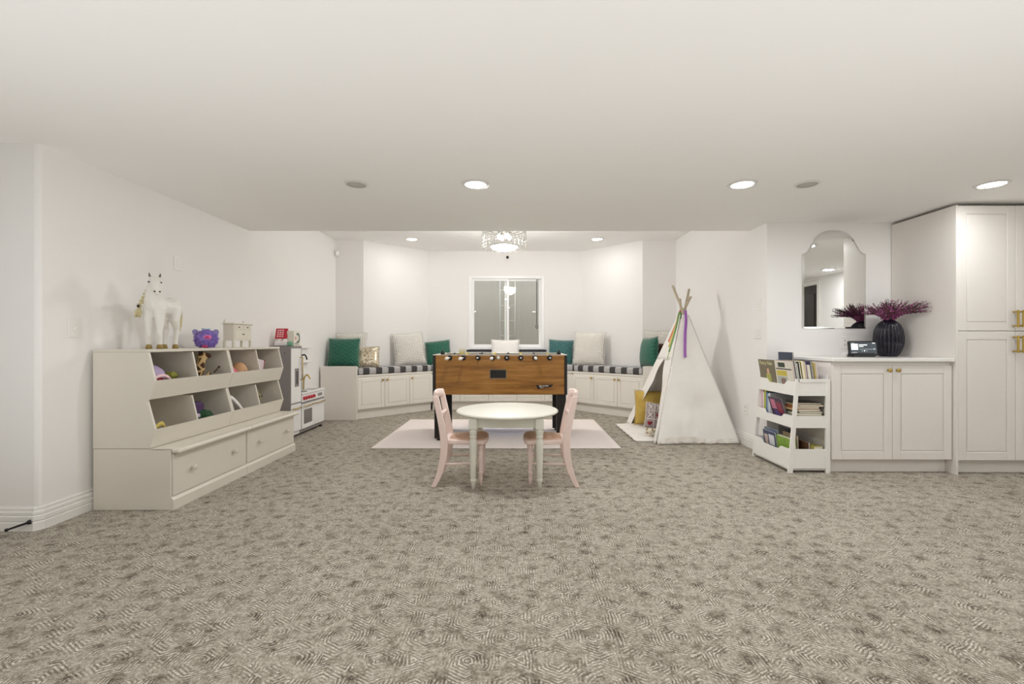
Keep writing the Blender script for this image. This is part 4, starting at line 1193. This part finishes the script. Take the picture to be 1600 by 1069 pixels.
for i, (x, h) in enumerate(((-.04, .022), (-.028, .016), (-.016, .026), (.006, .010), (.022, .008), (.036, .014))):
    m.box(x-.003, x+.003, -.0262, -.0248, .014, .014+h)
m.build('script_print', M_DARK, gb)

# ================================================================== TEEPEE
M_CANVAS = mat_cloth('canvas', (236, 232, 226), (246, 243, 239), 6, bump=.4)
M_LACE = mat_cloth('lace', (228, 222, 212), (244, 240, 232), 60, bump=.6)
A, B, Cc, D = Vector((1.44, 4.68, 0)), Vector((2.255, 4.72, 0)), Vector((2.25, 5.82, 0)), Vector((1.42, 5.82, 0))
AP = Vector((1.895, 5.22, 1.40))
tp = thing('play_tent', 'white canvas teepee play tent with wooden poles by the right wall', 'tent', (1.84, 5.25, 0))
for P, ex, off in ((A, 1.19, (.012, 0)), (B, 1.22, (-.012, -.01)), (Cc, 1.10, (-.02, .012)), (D, 1.12, (.006, .02))):
    o = Vector((off[0], off[1], 0)); top = P + (AP - P)*ex + o*1.2
    m = MB(); m.tube([P + o*0 + (AP-P)*.012, top], .0135, 10); m.build('pole', M_POLE, tp, world=True)
CORNM = .9
def wob(p, amp=.02, s=3.0):
    return amp * noise.noise(Vector(p) * s)
CORN = {0: Vector((-.026, -.026, 0)), 1: Vector((.022, -.026, 0)), 2: Vector((.022, .026, 0)), 3: Vector((-.026, .026, 0))}
def panel(P, Q, out, sag=.02, t1=.97, nu=20, nv=26, u0=lambda t: 0.0, u1=lambda t: 1.0, t0=0.0, amp=.022):
    for k, cc in enumerate((A, B, Cc, D)):
        if P is cc: P2 = P + CORN[k]
        if Q is cc: Q2 = Q + CORN[k]
    def f(u, v):
        t = t0 + (t1 - t0) * v
        a = P2.lerp(AP, t) + CORNM*(P2-P)*t; b = Q2.lerp(AP, t) + CORNM*(Q2-Q)*t
        uu = u0(t) + (u1(t) - u0(t)) * u
        p = a.lerp(b, uu)
        w = math.sin(PI*uu) * (1-t)
        p = p + out * (.014 - sag*w*math.sin(PI*min(1, t*1.3+.1)) + wob(p, amp, 4.0)*w + wob((p.x*4, p.y*4, p.z*.6), amp*.7, 2.2)*w)
        if t < .02: p.z = .006
        return tuple(p)
    return f
nf = Vector((0, -.93, .36)); nr = Vector((.95, 0, .3)); nb = Vector((0, .93, .36)); nl = Vector((-.95, 0, .3))
m = MB(); m.grid(panel(A, B, nf, .03, amp=.05), 40, 44); m.build('canvas_panel', M_CANVAS, tp, world=True, solidify=.003)
m = MB(); m.grid(panel(B, Cc, nr, .015), 16, 20); m.build('canvas_panel', M_CANVAS, tp, world=True, solidify=.003)
m = MB(); m.grid(panel(Cc, D, nb, .02), 20, 24); m.build('canvas_panel', M_CANVAS, tp, world=True, solidify=.003)
# entrance side: closed above, flaps folded back to both poles below
m = MB(); m.grid(panel(D, A, nl, .0, t0=.60, amp=.012), 16, 12); m.build('entrance_top', M_CANVAS, tp, world=True, solidify=.003)
m = MB(); m.grid(panel(D, A, nl, .0, t1=.61, u0=lambda t: 0.0, u1=lambda t: .15 + .35*max(0, t/.61)**1.8, amp=.03), 10, 20); m.build('entrance_flap', M_CANVAS, tp, world=True, solidify=.003)
m = MB(); m.grid(panel(D, A, nl, .0, t1=.61, u0=lambda t: .945 - .40*max(0, t/.61)**2.4, u1=lambda t: 1.0, amp=.03), 10, 20); m.build('entrance_flap', M_CANVAS, tp, world=True, solidify=.003)
for k, cc in enumerate((A, B, Cc, D)):
    m = MB(); m.tube([cc.lerp(AP, t) + CORN[k]*.35 + Vector((0, 0, .004)) for t in (.01, .3, .6, .93)], [.026, .024, .022, .017], 10); m.build('pole_sleeve', M_CANVAS, tp, world=True)
# lace edging along the near entrance pole, across the head of the opening, and scalloped hem
m = MB()
for i in range(26):
    t = .08 + .52*i/25; p = A.lerp(AP, t) + nl*.022 + nf*.012
    m.ball(p, (.016, .012, .015), 8, 6)
for i in range(9):
    u = i/8; p = D.lerp(AP, .60).lerp(A.lerp(AP, .60), u) + nl*.022
    m.ball(p, (.012, .016, .016), 8, 6)
m.build('lace_edging', M_LACE, tp, world=True)['kind'] = 'stuff'
def hem(P, Q, out):
    def f(u, v):
        p = P.lerp(Q, u); sc_ = abs(math.sin(u*PI*11))
        z = .055 + .05*math.sin(u*PI*1.2+.3)**2 * (1-u)
        q = p + out*(.022 + .016*v*(1 + .8*math.sin(u*38)))
        return (q.x, q.y, max(.004, z*(1-v) + (.008 + .014*(1-sc_))*v))
    return f
m = MB(); m.grid(hem(A, B, nf), 90, 5); m.build('scalloped_hem', M_LACE, tp, world=True, solidify=.003)
m = MB()
for i in range(6):
    m.tube([AP + Vector((.03*math.cos(a), .03*math.sin(a), -.03 + .008*i)) for a in [2*PI*k/14 for k in range(14)]], .005, 6, closed=True)
m.build('rope_binding', M_POLE, tp, world=True)
# ribbons
def ribbon(label, rgb, p0, pts, w=.042):
    c = plain('ribbon_' + label.split()[0], rgb, .4, sheen=.3)
    P = [Vector(p) for p in catmull([p0] + pts, 6)]
    m = MB(); vs = []; fs = []
    for i, p in enumerate(P):
        d = (P[min(i+1, len(P)-1)] - P[max(i-1, 0)]).normalized()
        s = d.cross(Vector((-.25, -.95, .2))).normalized()
        vs += [p - s*w*.5, p + s*w*.5]
        if i: fs.append((2*i-2, 2*i-1, 2*i+1, 2*i))
    m.add(vs, fs, True)
    o = m.build('ribbon', c, tp, world=True, solidify=.0015); o['label'] = label
    return o
ne = lambda t, u=1.0: tuple(D.lerp(AP, t).lerp(A.lerp(AP, t), u) + nl*.035)
ribbon('orange satin ribbon', (214, 130, 76), ne(.985), [ne(.90, .8), ne(.82, .55), ne(.74, .45)])
ribbon('yellow satin ribbon', (214, 190, 84), ne(.985), [ne(.90, .95), ne(.80, .75), ne(.70, .66)])
ribbon('green satin ribbon', (86, 140, 62), ne(.985), [ne(.90, 1.0), ne(.80, .90), ne(.66, .80)])
ribbon('pale green ribbon', (176, 196, 130), ne(.98), [ne(.88, .9), ne(.76, .8), ne(.61, .78)], .03)
ribbon('red ribbon', (176, 60, 54), ne(.99), [ne(1.0, .6), ne(.97, .2), ne(.93, .5)], .026)
pf_ = lambda t, u: tuple(A.lerp(AP, t).lerp(B.lerp(AP, t), u) + nf*.062)
ribbon('purple satin ribbon', (152, 84, 176), pf_(.99, .3), [pf_(.9, .4), pf_(.8, .3), pf_(.68, .30), pf_(.615, .31)], .028)

# things inside the tent
M_MAT = mat_cloth('mat_white', (228, 222, 214), (246, 243, 238), 12, bump=.7)
def matf(u, v):
    x = 1.235 + .90*u; y = 4.76 + 1.0*v
    e = min(u, v, 1-u, 1-v)
    sc_ = .016*abs(math.sin((u+v)*20))
    if u < .02: x -= sc_
    h = .012 + .026*min(1, e*9) + .018*noise.noise(Vector((x*6, y*6, 0))) * min(1, e*8)
    return (x, y, max(.008, h))
m = MB(); m.grid(matf, 44, 44)
m2 = len(m.v); m.add([(1.24, 4.765, .001), (2.13, 4.765, .001), (2.13, 5.755, .001), (1.24, 5.755, .001)], [(3, 2, 1, 0)])
tag(m.build('play_mat', M_MAT, recalc=False, solidify=.006), 'rumpled white quilted mat spread on the floor of the tent', 'mat')
M_MUST = mat_cloth('mustard_velvet', (178, 146, 62), (212, 184, 104), 16, rough=.7)
MZ = .050
py = pillow('mustard yellow velvet pillow standing inside the tent', (1.60, 5.47, MZ), -.25, .22, .40, .42, .15, M_MUST, group='pillow in the tent')
M_XO = mat_cloth('xo_grey', (156, 144, 140), (176, 164, 160), 40)
M_XW = plain('xo_white', (236, 230, 226), .8); M_HEART = plain('heart_red', (138, 20, 40), .7)
px_ = pillow('grey tic-tac-toe pillow with crosses and red hearts in the tent', (1.585, 5.20, MZ), -.28, .30, .30, .30, .11, M_XO, M_XW, group='pillow in the tent', roll=.10)
fs_ = pillow_pts(.30, .30, .11)(-1)
def surf(x, z, off=.003):
    u = min(.97, max(.03, x/.30 + .5)); v = min(.97, max(.03, z/.30 + .5)); p = fs_(u, v)
    return Vector((p[0], p[1] - off, p[2]))
def stroke(name, pts, r, mat):
    P = []
    for (a, b), (c, d) in zip(pts[:-1], pts[1:]):
        for k in range(9): P.append(surf(a + (c-a)*k/8, b + (d-b)*k/8))
    m = MB(); m.tube(P, r, 6); return m.build(name, mat, px_)
for a in (-.045, .05):
    stroke('grid_line', [(a, -.135), (a, .135)], .004, M_XW); stroke('grid_line', [(-.135, a), (.135, a)], .004, M_XW)
for cx, cz in ((-.09, .095), (.002, .095), (-.09, .0)):
    m = MB()
    for s in (-1, 1):
        P = [surf(cx + k*.026, cz + s*k*.032) for k in (-1, -.5, 0, .5, 1)]; m.tube(P, .0055, 6)
    m.build('cross', M_XW, px_)
for cx, cz in ((-.09, -.095), (.002, .0), (.095, .0)):
    H = []
    for i in range(22):
        t = 2*PI*i/22; H.append((.0022*16*math.sin(t)**3*.8, .0022*(13*math.cos(t) - 5*math.cos(2*t) - 2*math.cos(3*t) - math.cos(4*t))*.8))
    vs = [surf(cx + x, cz + z, .004) for x, z in H] + [surf(cx, cz, .008)]; n = len(H)
    m = MB(); m.add(vs, [(i, (i+1) % n, n) for i in range(n)], True); m.build('heart', M_HEART, px_, solidify=.003)
o = tag(MB().ball((0, 0, .068), .068, 22, 14).build('play_ball', plain('ball_lilac', (186, 158, 214), .5)), 'lilac ball beside the tic-tac-toe pillow in the tent', 'ball'); o.location = (1.585, 5.0, .046)
tb = thing('plush_dog', 'cream plush animal lying at the front of the tent mat', 'plush toy', (1.47, 4.93, .044), .6)
m = MB(); m.ball((0, 0, .035), (.075, .045, .035), 16, 10); m.ball((-.075, -.01, .045), (.038, .036, .034), 14, 10); m.ball((-.105, -.012, .038), (.018, .016, .014), 10, 8)
for x, y in ((-.05, -.05), (.05, -.045), (-.05, .05), (.05, .045)): m.ball((x, y, .02), (.03, .018, .018), 10, 8)
m.build('body', mat_cloth('cream_plush', (214, 202, 176), (232, 224, 204), 60), tb, remesh=.006)
for s in (-1, 1): MB().ball((-.07, s*.034, .06), (.016, .008, .024), 10, 8).build('ear', plain('plush_tan', (176, 156, 120), .9), tb)
MB().ball((-.122, -.012, .042), .006, 8, 6).build('nose', M_BLACK, tb)

# ================================================================== BOOK RACK
# local x runs back along the side (world +y), local -y is the front (world -x)
bk = thing('book_rack', 'white three-tier book rack with slanted legs beside the base cabinet', 'book rack', (2.495, 4.205, 0), -PI/2)
RL = 0.565
M_RACK = plain('rack_white', (240, 238, 233), .4, var=.01)
def X2(d): return -d
tiers = [(.018, .19, .325), (.375, .456, .292), (.632, .727, .268)]   # floor z, lip top z, front depth
SX = Matrix(((0, 0, 1, 0), (-1, 0, 0, 0), (0, 1, 0, 0), (0, 0, 0, 1)))
for x in (0.0, RL-.018):
    m = MB()
    m.prism([(.335, 0), (.300, 0), (.247, .753), (.272, .753)], x, x+.018, SX); m.build('leg', M_RACK, bk)
    m = MB(); m.prism([(0, 0), (.034, 0), (.034, .753), (0, .753)], x, x+.018, SX); m.build('leg', M_RACK, bk)
    m = MB(); m.prism([(.034, .728), (.256, .728), (.252, .753), (.034, .753)], x, x+.018, SX); m.build('top_rail', M_RACK, bk)
    for (zf, zl, df) in tiers:
        zt = zl if zf > .02 else .19
        z0 = zf - .014 if zf > .02 else .035
        m = MB(); m.prism([(.03, z0), (df-.002, z0), (df-.008, zt), (.03, zt)], x+.003, x+.014, SX); m.build('bin_side', M_RACK, bk)
for (zf, zl, df) in tiers:
    m = MB(); m.prism([(.0, zf), (df-.004, zf), (df-.004, zf+.009), (.0, zf+.009)], .018, RL-.018, SX); m.build('bin_floor', M_RACK, bk)
    m = MB(); m.box(.018, RL-.018, -.012, -.003, zf, zl+.06); m.build('bin_back', M_RACK, bk)
    # front lip with a scooped middle (drawn in x,z, laid on the slanted front)
    z0 = zf - .014 if zf > .02 else .035
    lean = -.07*(zl - z0)
    x0_, x1_ = .0182, RL-.0182
    pts = [(x0_, z0), (x1_, z0), (x1_, zl), (RL-.13, zl), (RL-.165, zl-.03), (.165, zl-.03), (.13, zl), (x0_, zl)]
    m = MB(); k = len(pts)
    def P3(x, z, o): return (x, -(df + o + lean*(z - z0)/(zl - z0)), z)
    vs = [P3(x, z, 0) for x, z in pts] + [P3(x, z, .011) for x, z in pts]
    fs = [tuple(range(k)), tuple(range(k, 2*k))] + [(i, (i+1) % k, k+(i+1) % k, k+i) for i in range(k)]
    m.add(vs, fs); m.build('bin_lip', M_RACK, bk)

# books : world placement.  Each is cover + pages
BOOKN = [0]
M_PAGE = plain('page_edges', (238, 232, 216), .8, var=.06, scale=90)
M_PRINTS = {}
def book(label, w, h, t, rgb, loc, rot, prints=(), title=None, soft=False, cat='book', group='books on the rack'):
    """Book standing: width along x, thickness along y (front cover at -y), height z; spine at -x."""
    o = thing('book', label, cat, loc, 0, group); o.rotation_mode = 'XYZ'; o.rotation_euler = rot
    BOOKN[0] += 1
    mc_ = plain('book_cover_%d' % BOOKN[0], rgb, .35, var=.05)
    c = .0018; m = MB()
    m.box(0, w, 0, c, 0, h); m.box(0, w, t-c, t, 0, h); m.box(-c, .0005, 0, t, 0, h)
    cv = m.build('cover', mc_, o)
    MB().box(.0006, w-.003, c, t-c, .002, h-.002).build('pages', M_PAGE, o)
    for i, (x0, x1, z0, z1, col) in enumerate(prints):
        k = 'print_%d_%d_%d' % col
        mt = plain(k, col, .4, var=.12, scale=30)
        if z0 >= 0:
            m = MB(); n = 10
            m.box(x0*w, x1*w, -.0006, .0002, z0*h, z1*h); m.build('cover_print', mt, cv)
    if title:
        cu = bpy.data.curves.new('title', 'FONT'); cu.body = title[0]; cu.size = title[1]; cu.extrude = .0003; cu.align_x = 'CENTER'
        to = bpy.data.objects.new('title', cu); COL.objects.link(to)
        dg = bpy.context.evaluated_depsgraph_get(); me = bpy.data.meshes.new_from_object(to.evaluated_get(dg)); bpy.data.objects.remove(to)
        me.materials.clear(); me.materials.append(plain('title_%d_%d_%d' % title[3], title[3], .4))
        q = bpy.data.objects.new('title_lettering', me); COL.objects.link(q); q.parent = cv
        q.location = (title[2][0]*w, -.0008, title[2][1]*h); q.rotation_euler = (PI/2, 0, 0)
    return o
# rotz=-90deg: width runs along world -y, front cover faces world -x ; lean tilts the top toward -x
def up(label, yfar, xfront, z, w, h, t, rgb, lean=.15, dz=0, **kw):
    return book(label, w, h, t, rgb, (xfront, yfar, z), (lean, 0, -PI/2), **kw)
z1 = .645
# far stack of the top bin (front to back)
up('olive picture book with cream title at the front of the top tier', 4.185, 2.242, z1, .245, .25, .006, (118, 110, 84), prints=((.42, .72, .06, .5, (176, 176, 92)), (.5, .64, .5, .68, (222, 176, 144))), title=('Fancy Nan', .048, (.5, .82), (228, 218, 170)))
far = [('lime striped thin book behind the olive picture book', .235, .25, .006, (176, 170, 74)), ('cream thin book in the far stack of the top tier', .235, .24, .007, (226, 216, 176)), ('dark olive book in the far stack of the top tier', .23, .245, .008, (84, 84, 50)), ('pale lime book in the far stack of the top tier', .235, .245, .008, (196, 194, 110))]
x = 2.252
for lab, w, h, t, rgb in far:
    up(lab, 4.175, x, z1, w, h, t, rgb); x += t + .003
up('tall navy book rising at the back of the top tier', 4.15, 2.385, z1, .21, .315, .010, (58, 66, 92), lean=.05)
# near stack
up('white and yellow book with a baby photo at the front of the top tier', 3.925, 2.242, z1, .245, .245, .006, (226, 220, 208), prints=((.06, .66, .50, .68, (206, 188, 72)), (.06, .66, .06, .48, (176, 182, 178)), (.28, .55, .12, .42, (206, 156, 136)), (.05, .95, .72, .76, (70, 64, 64)), (.2, .6, .80, .96, (40, 58, 40))))
near = [('pink flowered book behind the baby photo book', .245, .25, .010, (220, 196, 190)), ('grey book with dark lettering in the near stack of the top tier', .25, .255, .012, (120, 130, 140)), ('dark teal book in the near stack of the top tier', .25, .235, .016, (46, 66, 76)), ('black book in the near stack of the top tier', .25, .245, .014, (26, 28, 30)), ('yellow spined book in the near stack of the top tier', .25, .25, .024, (206, 188, 72)),
        ('purple topped book in the near stack of the top tier', .25, .245, .016, (128, 86, 148)), ('white paperback in the near stack of the top tier', .25, .22, .022, (228, 224, 216)), ('navy rimmed book in the near stack of the top tier', .25, .25, .010, (62, 66, 86)), ('grey brown book in the near stack of the top tier', .25, .235, .012, (138, 120, 106)), ('slim yellow book toward the rear of the top tier', .25, .24, .009, (212, 190, 80)), ('pale lilac book at the rear of the top tier', .25, .245, .012, (206, 192, 196))]
x = 2.252
for lab, w, h, t, rgb in near:
    up(lab, 3.925 + random.uniform(-.006, .006), x, z1, w, h, t, rgb, lean=.16 - .008*(x-2.27)*30); x += t + .0025
# middle tier: upright books with spines to the room, then a pile lying flat
z2 = .3865
mid_ = [('pink and white spined book at the far end of the middle tier', .21, .225, .024, (222, 180, 188)), ('white spined book in the middle tier', .21, .21, .014, (232, 228, 220)), ('lime green spined book in the middle tier', .21, .235, .032, (172, 176, 70)), ('blue spined book in the middle tier', .21, .215, .018, (84, 116, 160)), ('pale blue spined book in the middle tier', .21, .205, .018, (168, 190, 210)), ('white and grey spined book in the middle tier', .21, .21, .022, (214, 214, 216))]
y = 4.175
for lab, w, h, t, rgb in mid_:
    book(lab, w, h, t, rgb, (2.232, y - t, z2), (0, 0, 0), group='books on the rack'); y -= t + .003
book('colourful picture book with dark purple cover leaning in the middle tier', .20, .19, .008, (60, 38, 66), (2.262, y - .004, z2 + .002), (.30, 0, -PI/2), prints=((.1, .45, .45, .9, (206, 120, 150)), (.5, .9, .3, .8, (150, 40, 70)), (.2, .6, .05, .4, (90, 70, 130))))
pile = [('cream', (228, 216, 186)), ('white', (236, 232, 224)), ('sage green', (150, 158, 120)), ('grey', (160, 158, 150)), ('ivory', (232, 222, 196)), ('dark green', (70, 90, 70)), ('tan', (186, 150, 112)), ('orange brown', (176, 112, 66)), ('beige', (206, 190, 160)), ('dark grey', (84, 80, 74))]
z = z2
for i, (cn, rgb) in enumerate(pile):
    t = random.choice((.013, .017, .022, .015))
    w, h = random.uniform(.17, .20), random.uniform(.17, .20)
    book('%s book lying %s in the middle tier pile' % (cn, ('lowest', 'second from below', 'third from below', 'fourth from below', 'fifth from below', 'sixth from below', 'seventh from below', 'eighth from below', 'second from the top', 'uppermost')[i]), w, h, t, rgb, (2.262 + random.uniform(0, .02), 3.675 + random.uniform(0, .02), z + t), (-PI/2, 0, random.uniform(-.06, .06)))
    z += t + .001
# bottom tier
z3 = .029
up('navy book with white lettering at the front of the bottom tier', 4.12, 2.245, z3+.002, .19, .235, .012, (58, 66, 104), lean=.14, prints=((.45, .9, .50, .88, (232, 232, 236)), (.55, .8, .3, .45, (220, 222, 232)), (.08, .36, .3, .85, (214, 196, 186))))
up('light blue book behind the navy one in the bottom tier', 4.165, 2.275, z3, .20, .25, .014, (120, 140, 170), lean=.1)
M_LG = mat_fabric_pattern('leaf_green_cover', 'leafgreen')
gbk = up('thick leafy green book at the front of the bottom tier', 3.915, 2.248, z3+.002, .215, .225, .034, (120, 160, 60), lean=.13)
for ch_ in gbk.children:
    if ch_.name.startswith('cover'): ch_.data.materials[0] = M_LG
up('tan book tilted behind the green one in the bottom tier', 3.99, 2.33, z3, .20, .24, .012, (190, 166, 136), lean=.05)
up('black book at the back of the bottom tier', 4.12, 2.365, z3, .21, .265, .016, (40, 40, 46), lean=.03)
up('brown book at the back of the bottom tier beside the black one', 3.88, 2.37, z3, .17, .20, .014, (110, 78, 58), lean=.03)
z = z3
for cn, rgb, t in (('black', (40, 34, 44), .018), ('grey', (170, 168, 160), .012), ('yellow', (206, 190, 90), .022)):
    pass
bz = z3
book('black book lying at the near end of the bottom tier', .085, .14, .02, (42, 34, 44), (2.385, 3.665, z3 + .152), (-PI/2, 0, 0))
book('yellow book lying on the black one in the bottom tier', .075, .12, .024, (204, 192, 100), (2.387, 3.67, z3 + .177), (-PI/2, 0, .05))
o = tag(MB().box(2.385, 2.471, 3.665, 3.80, z3, z3+.13, .002).build('book_box', plain('storybook_box', (200, 196, 188), .5)), 'pale box of books under the black and yellow ones in the rack', 'box')

# ================================================================== COUNTER THINGS
CT = .9205
sd = thing('smart_display', 'black smart display on the counter showing a music screen', 'smart display', (3.008, 3.97, CT), -.08)
m = MB(); m.box(-.122, .122, -.012, .008, .012, .138, .008, RX(-.14)); m.build('case', M_BLACK, sd)
m = MB(); m.prism([(-.02, 0), (.075, 0), (.06, .03), (.01, .09)], -.09, .09, RZ(PI/2) @ RX(PI/2)); m.build('stand', M_BLACK, sd)
def scr(name, x0, x1, z0, z1, mat, o=.0128, par=None): return MB().box(x0, x1, -o-.0006, -o+.0004, z0, z1, 0, RX(-.14)).build(name, mat, par or sd)
S0 = emit('screen_slate', (66, 74, 80), .35)
SW = emit('screen_white', (236, 240, 240), .9); SG = emit('screen_grey', (160, 166, 168), .7)
sn = scr('screen', -.108, .108, .024, .126, S0)
scr('album_art', -.100, -.045, .060, .112, SW, .0134, sn)
scr('title_text', -.036, .032, .099, .106, SW, .0134, sn); scr('artist_text', -.036, .000, .086, .092, SW, .0134, sn)
scr('header_text', -.100, -.070, .117, .121, SG, .0134, sn); scr('status_text', .075, .098, .115, .121, SW, .0134, sn)
scr('progress_bar', -.036, .075, .064, .067, SG, .0134, sn); scr('time_text', .080, .098, .062, .072, SG, .0134, sn)
scr('play_button', .002, .010, .046, .056, SW, .0134, sn); scr('skip_button', -.016, -.010, .047, .055, SG, .0134, sn); scr('skip_button', .022, .028, .047, .055, SG, .0134, sn)
scr('caption_text', -.098, -.055, .034, .039, SG, .0134, sn)
pg_ = thing('power_plug', 'white power adapter resting on the counter by the outlet', 'plug', (2.985, 4.15, CT))
MB().box(-.025, .025, -.02, .02, 0, .03, .005).build('adapter', M_PLATE, pg_)
m = MB(); m.tube(catmull([(.02, 0, .012), (.04, -.03, .005), (.03, -.07, .005), (.04, -.10, .006)], 5), .003, 6); m.build('cable', M_PLATE, pg_)

M_VASE = NT('vase_glaze'); v = M_VASE.coord('Object'); M_VASE.col(M_VASE.mix(M_VASE.noise(v, 18, 3), srgb(12, 10, 18), srgb(34, 29, 48))); M_VASE.props(.18); M_VASE = M_VASE.m
vs_ = thing('ribbed_vase', 'dark navy ribbed ceramic vase on the counter', 'vase', (3.305, 4.065, CT))
VP = catmull([(.062, 0), (.085, .03), (.108, .10), (.113, .16), (.104, .235), (.080, .29), (.052, .318), (.038, .326), (.036, .335)], 5)
m = MB(); N = 96
def vf(u, v):
    r, z = VP[min(len(VP)-1, int(round(v*(len(VP)-1))))]; a = u*2*PI
    rib = abs(math.sin(a*12)); k = 1 - .14*(1-rib)**2 * min(1, z/.03) * min(1, max(0, (.33-z)/.03))
    return (r*k*math.cos(a), r*k*math.sin(a), z)
m.grid(vf, N*2, len(VP)-1); m.build('vase_body', M_VASE, vs_)
m = MB(); m.lathe([(.001, 0), (.062, 0), (.062, .006), (.001, .006)], 40); m.build('foot_ring', plain('vase_foot', (120, 112, 108), .5), vs_)
fl = thing('heather_bunch', 'bunch of purple heather flowers spreading from the dark vase', 'flowers', (3.305, 4.065, CT + .30))
M_STEM = plain('stem_green', (66, 66, 44), .7); M_B1 = plain('heather_plum', (138, 58, 104), .7, var=.3, scale=60); M_B2 = plain('heather_mauve', (168, 92, 140), .7, var=.3, scale=60); M_B3 = plain('heather_brown', (96, 62, 66), .8, var=.3, scale=60)
ms_ = MB(); mbs = [MB(), MB(), MB()]
for i in range(230):
    a = random.uniform(0, 2*PI); rr = math.sqrt(random.uniform(.02, 1))
    dx, dy = math.cos(a)*.25*rr, math.sin(a)*.13*rr - .03
    if dx > .125: dy -= .10 + (dx-.125)*.8; dx = .115 + random.uniform(0, .02)
    tipz = .185 - .055*rr + random.uniform(-.06, .03)
    tip = Vector((dx, dy - .02, tipz)); p0 = Vector((dx*.07, dy*.07, .0)); p1 = Vector((dx*.35, dy*.35, .07))
    path = catmull([tuple(p0), tuple(p1), tuple(tip)], 6)
    ms_.tube(path[::2] + [path[-1]], .0018, 4)
    b = mbs[random.choice((0, 0, 1, 1, 2))]
    for k in range(15):
        t = .32 + .68*k/14; q = Vector(path[min(len(path)-1, int(t*(len(path)-1)))])
        s = random.uniform(.0045, .0085) * (1.25 - .6*t)
        c = q + Vector((random.uniform(-.011, .011), random.uniform(-.011, .011), random.uniform(-.008, .012)))
        b.add([c + Vector(e)*s for e in ((1, 0, 0), (-1, 0, 0), (0, 1, 0), (0, -1, 0), (0, 0, 1.5), (0, 0, -1))], [(0, 2, 4), (2, 1, 4), (1, 3, 4), (3, 0, 4), (2, 0, 5), (1, 2, 5), (3, 1, 5), (0, 3, 5)])
ms_.build('stems', M_STEM, fl)['kind'] = 'stuff'
for b, mt in zip(mbs, (M_B1, M_B2, M_B3)): b.build('blossoms', mt, fl)['kind'] = 'stuff'
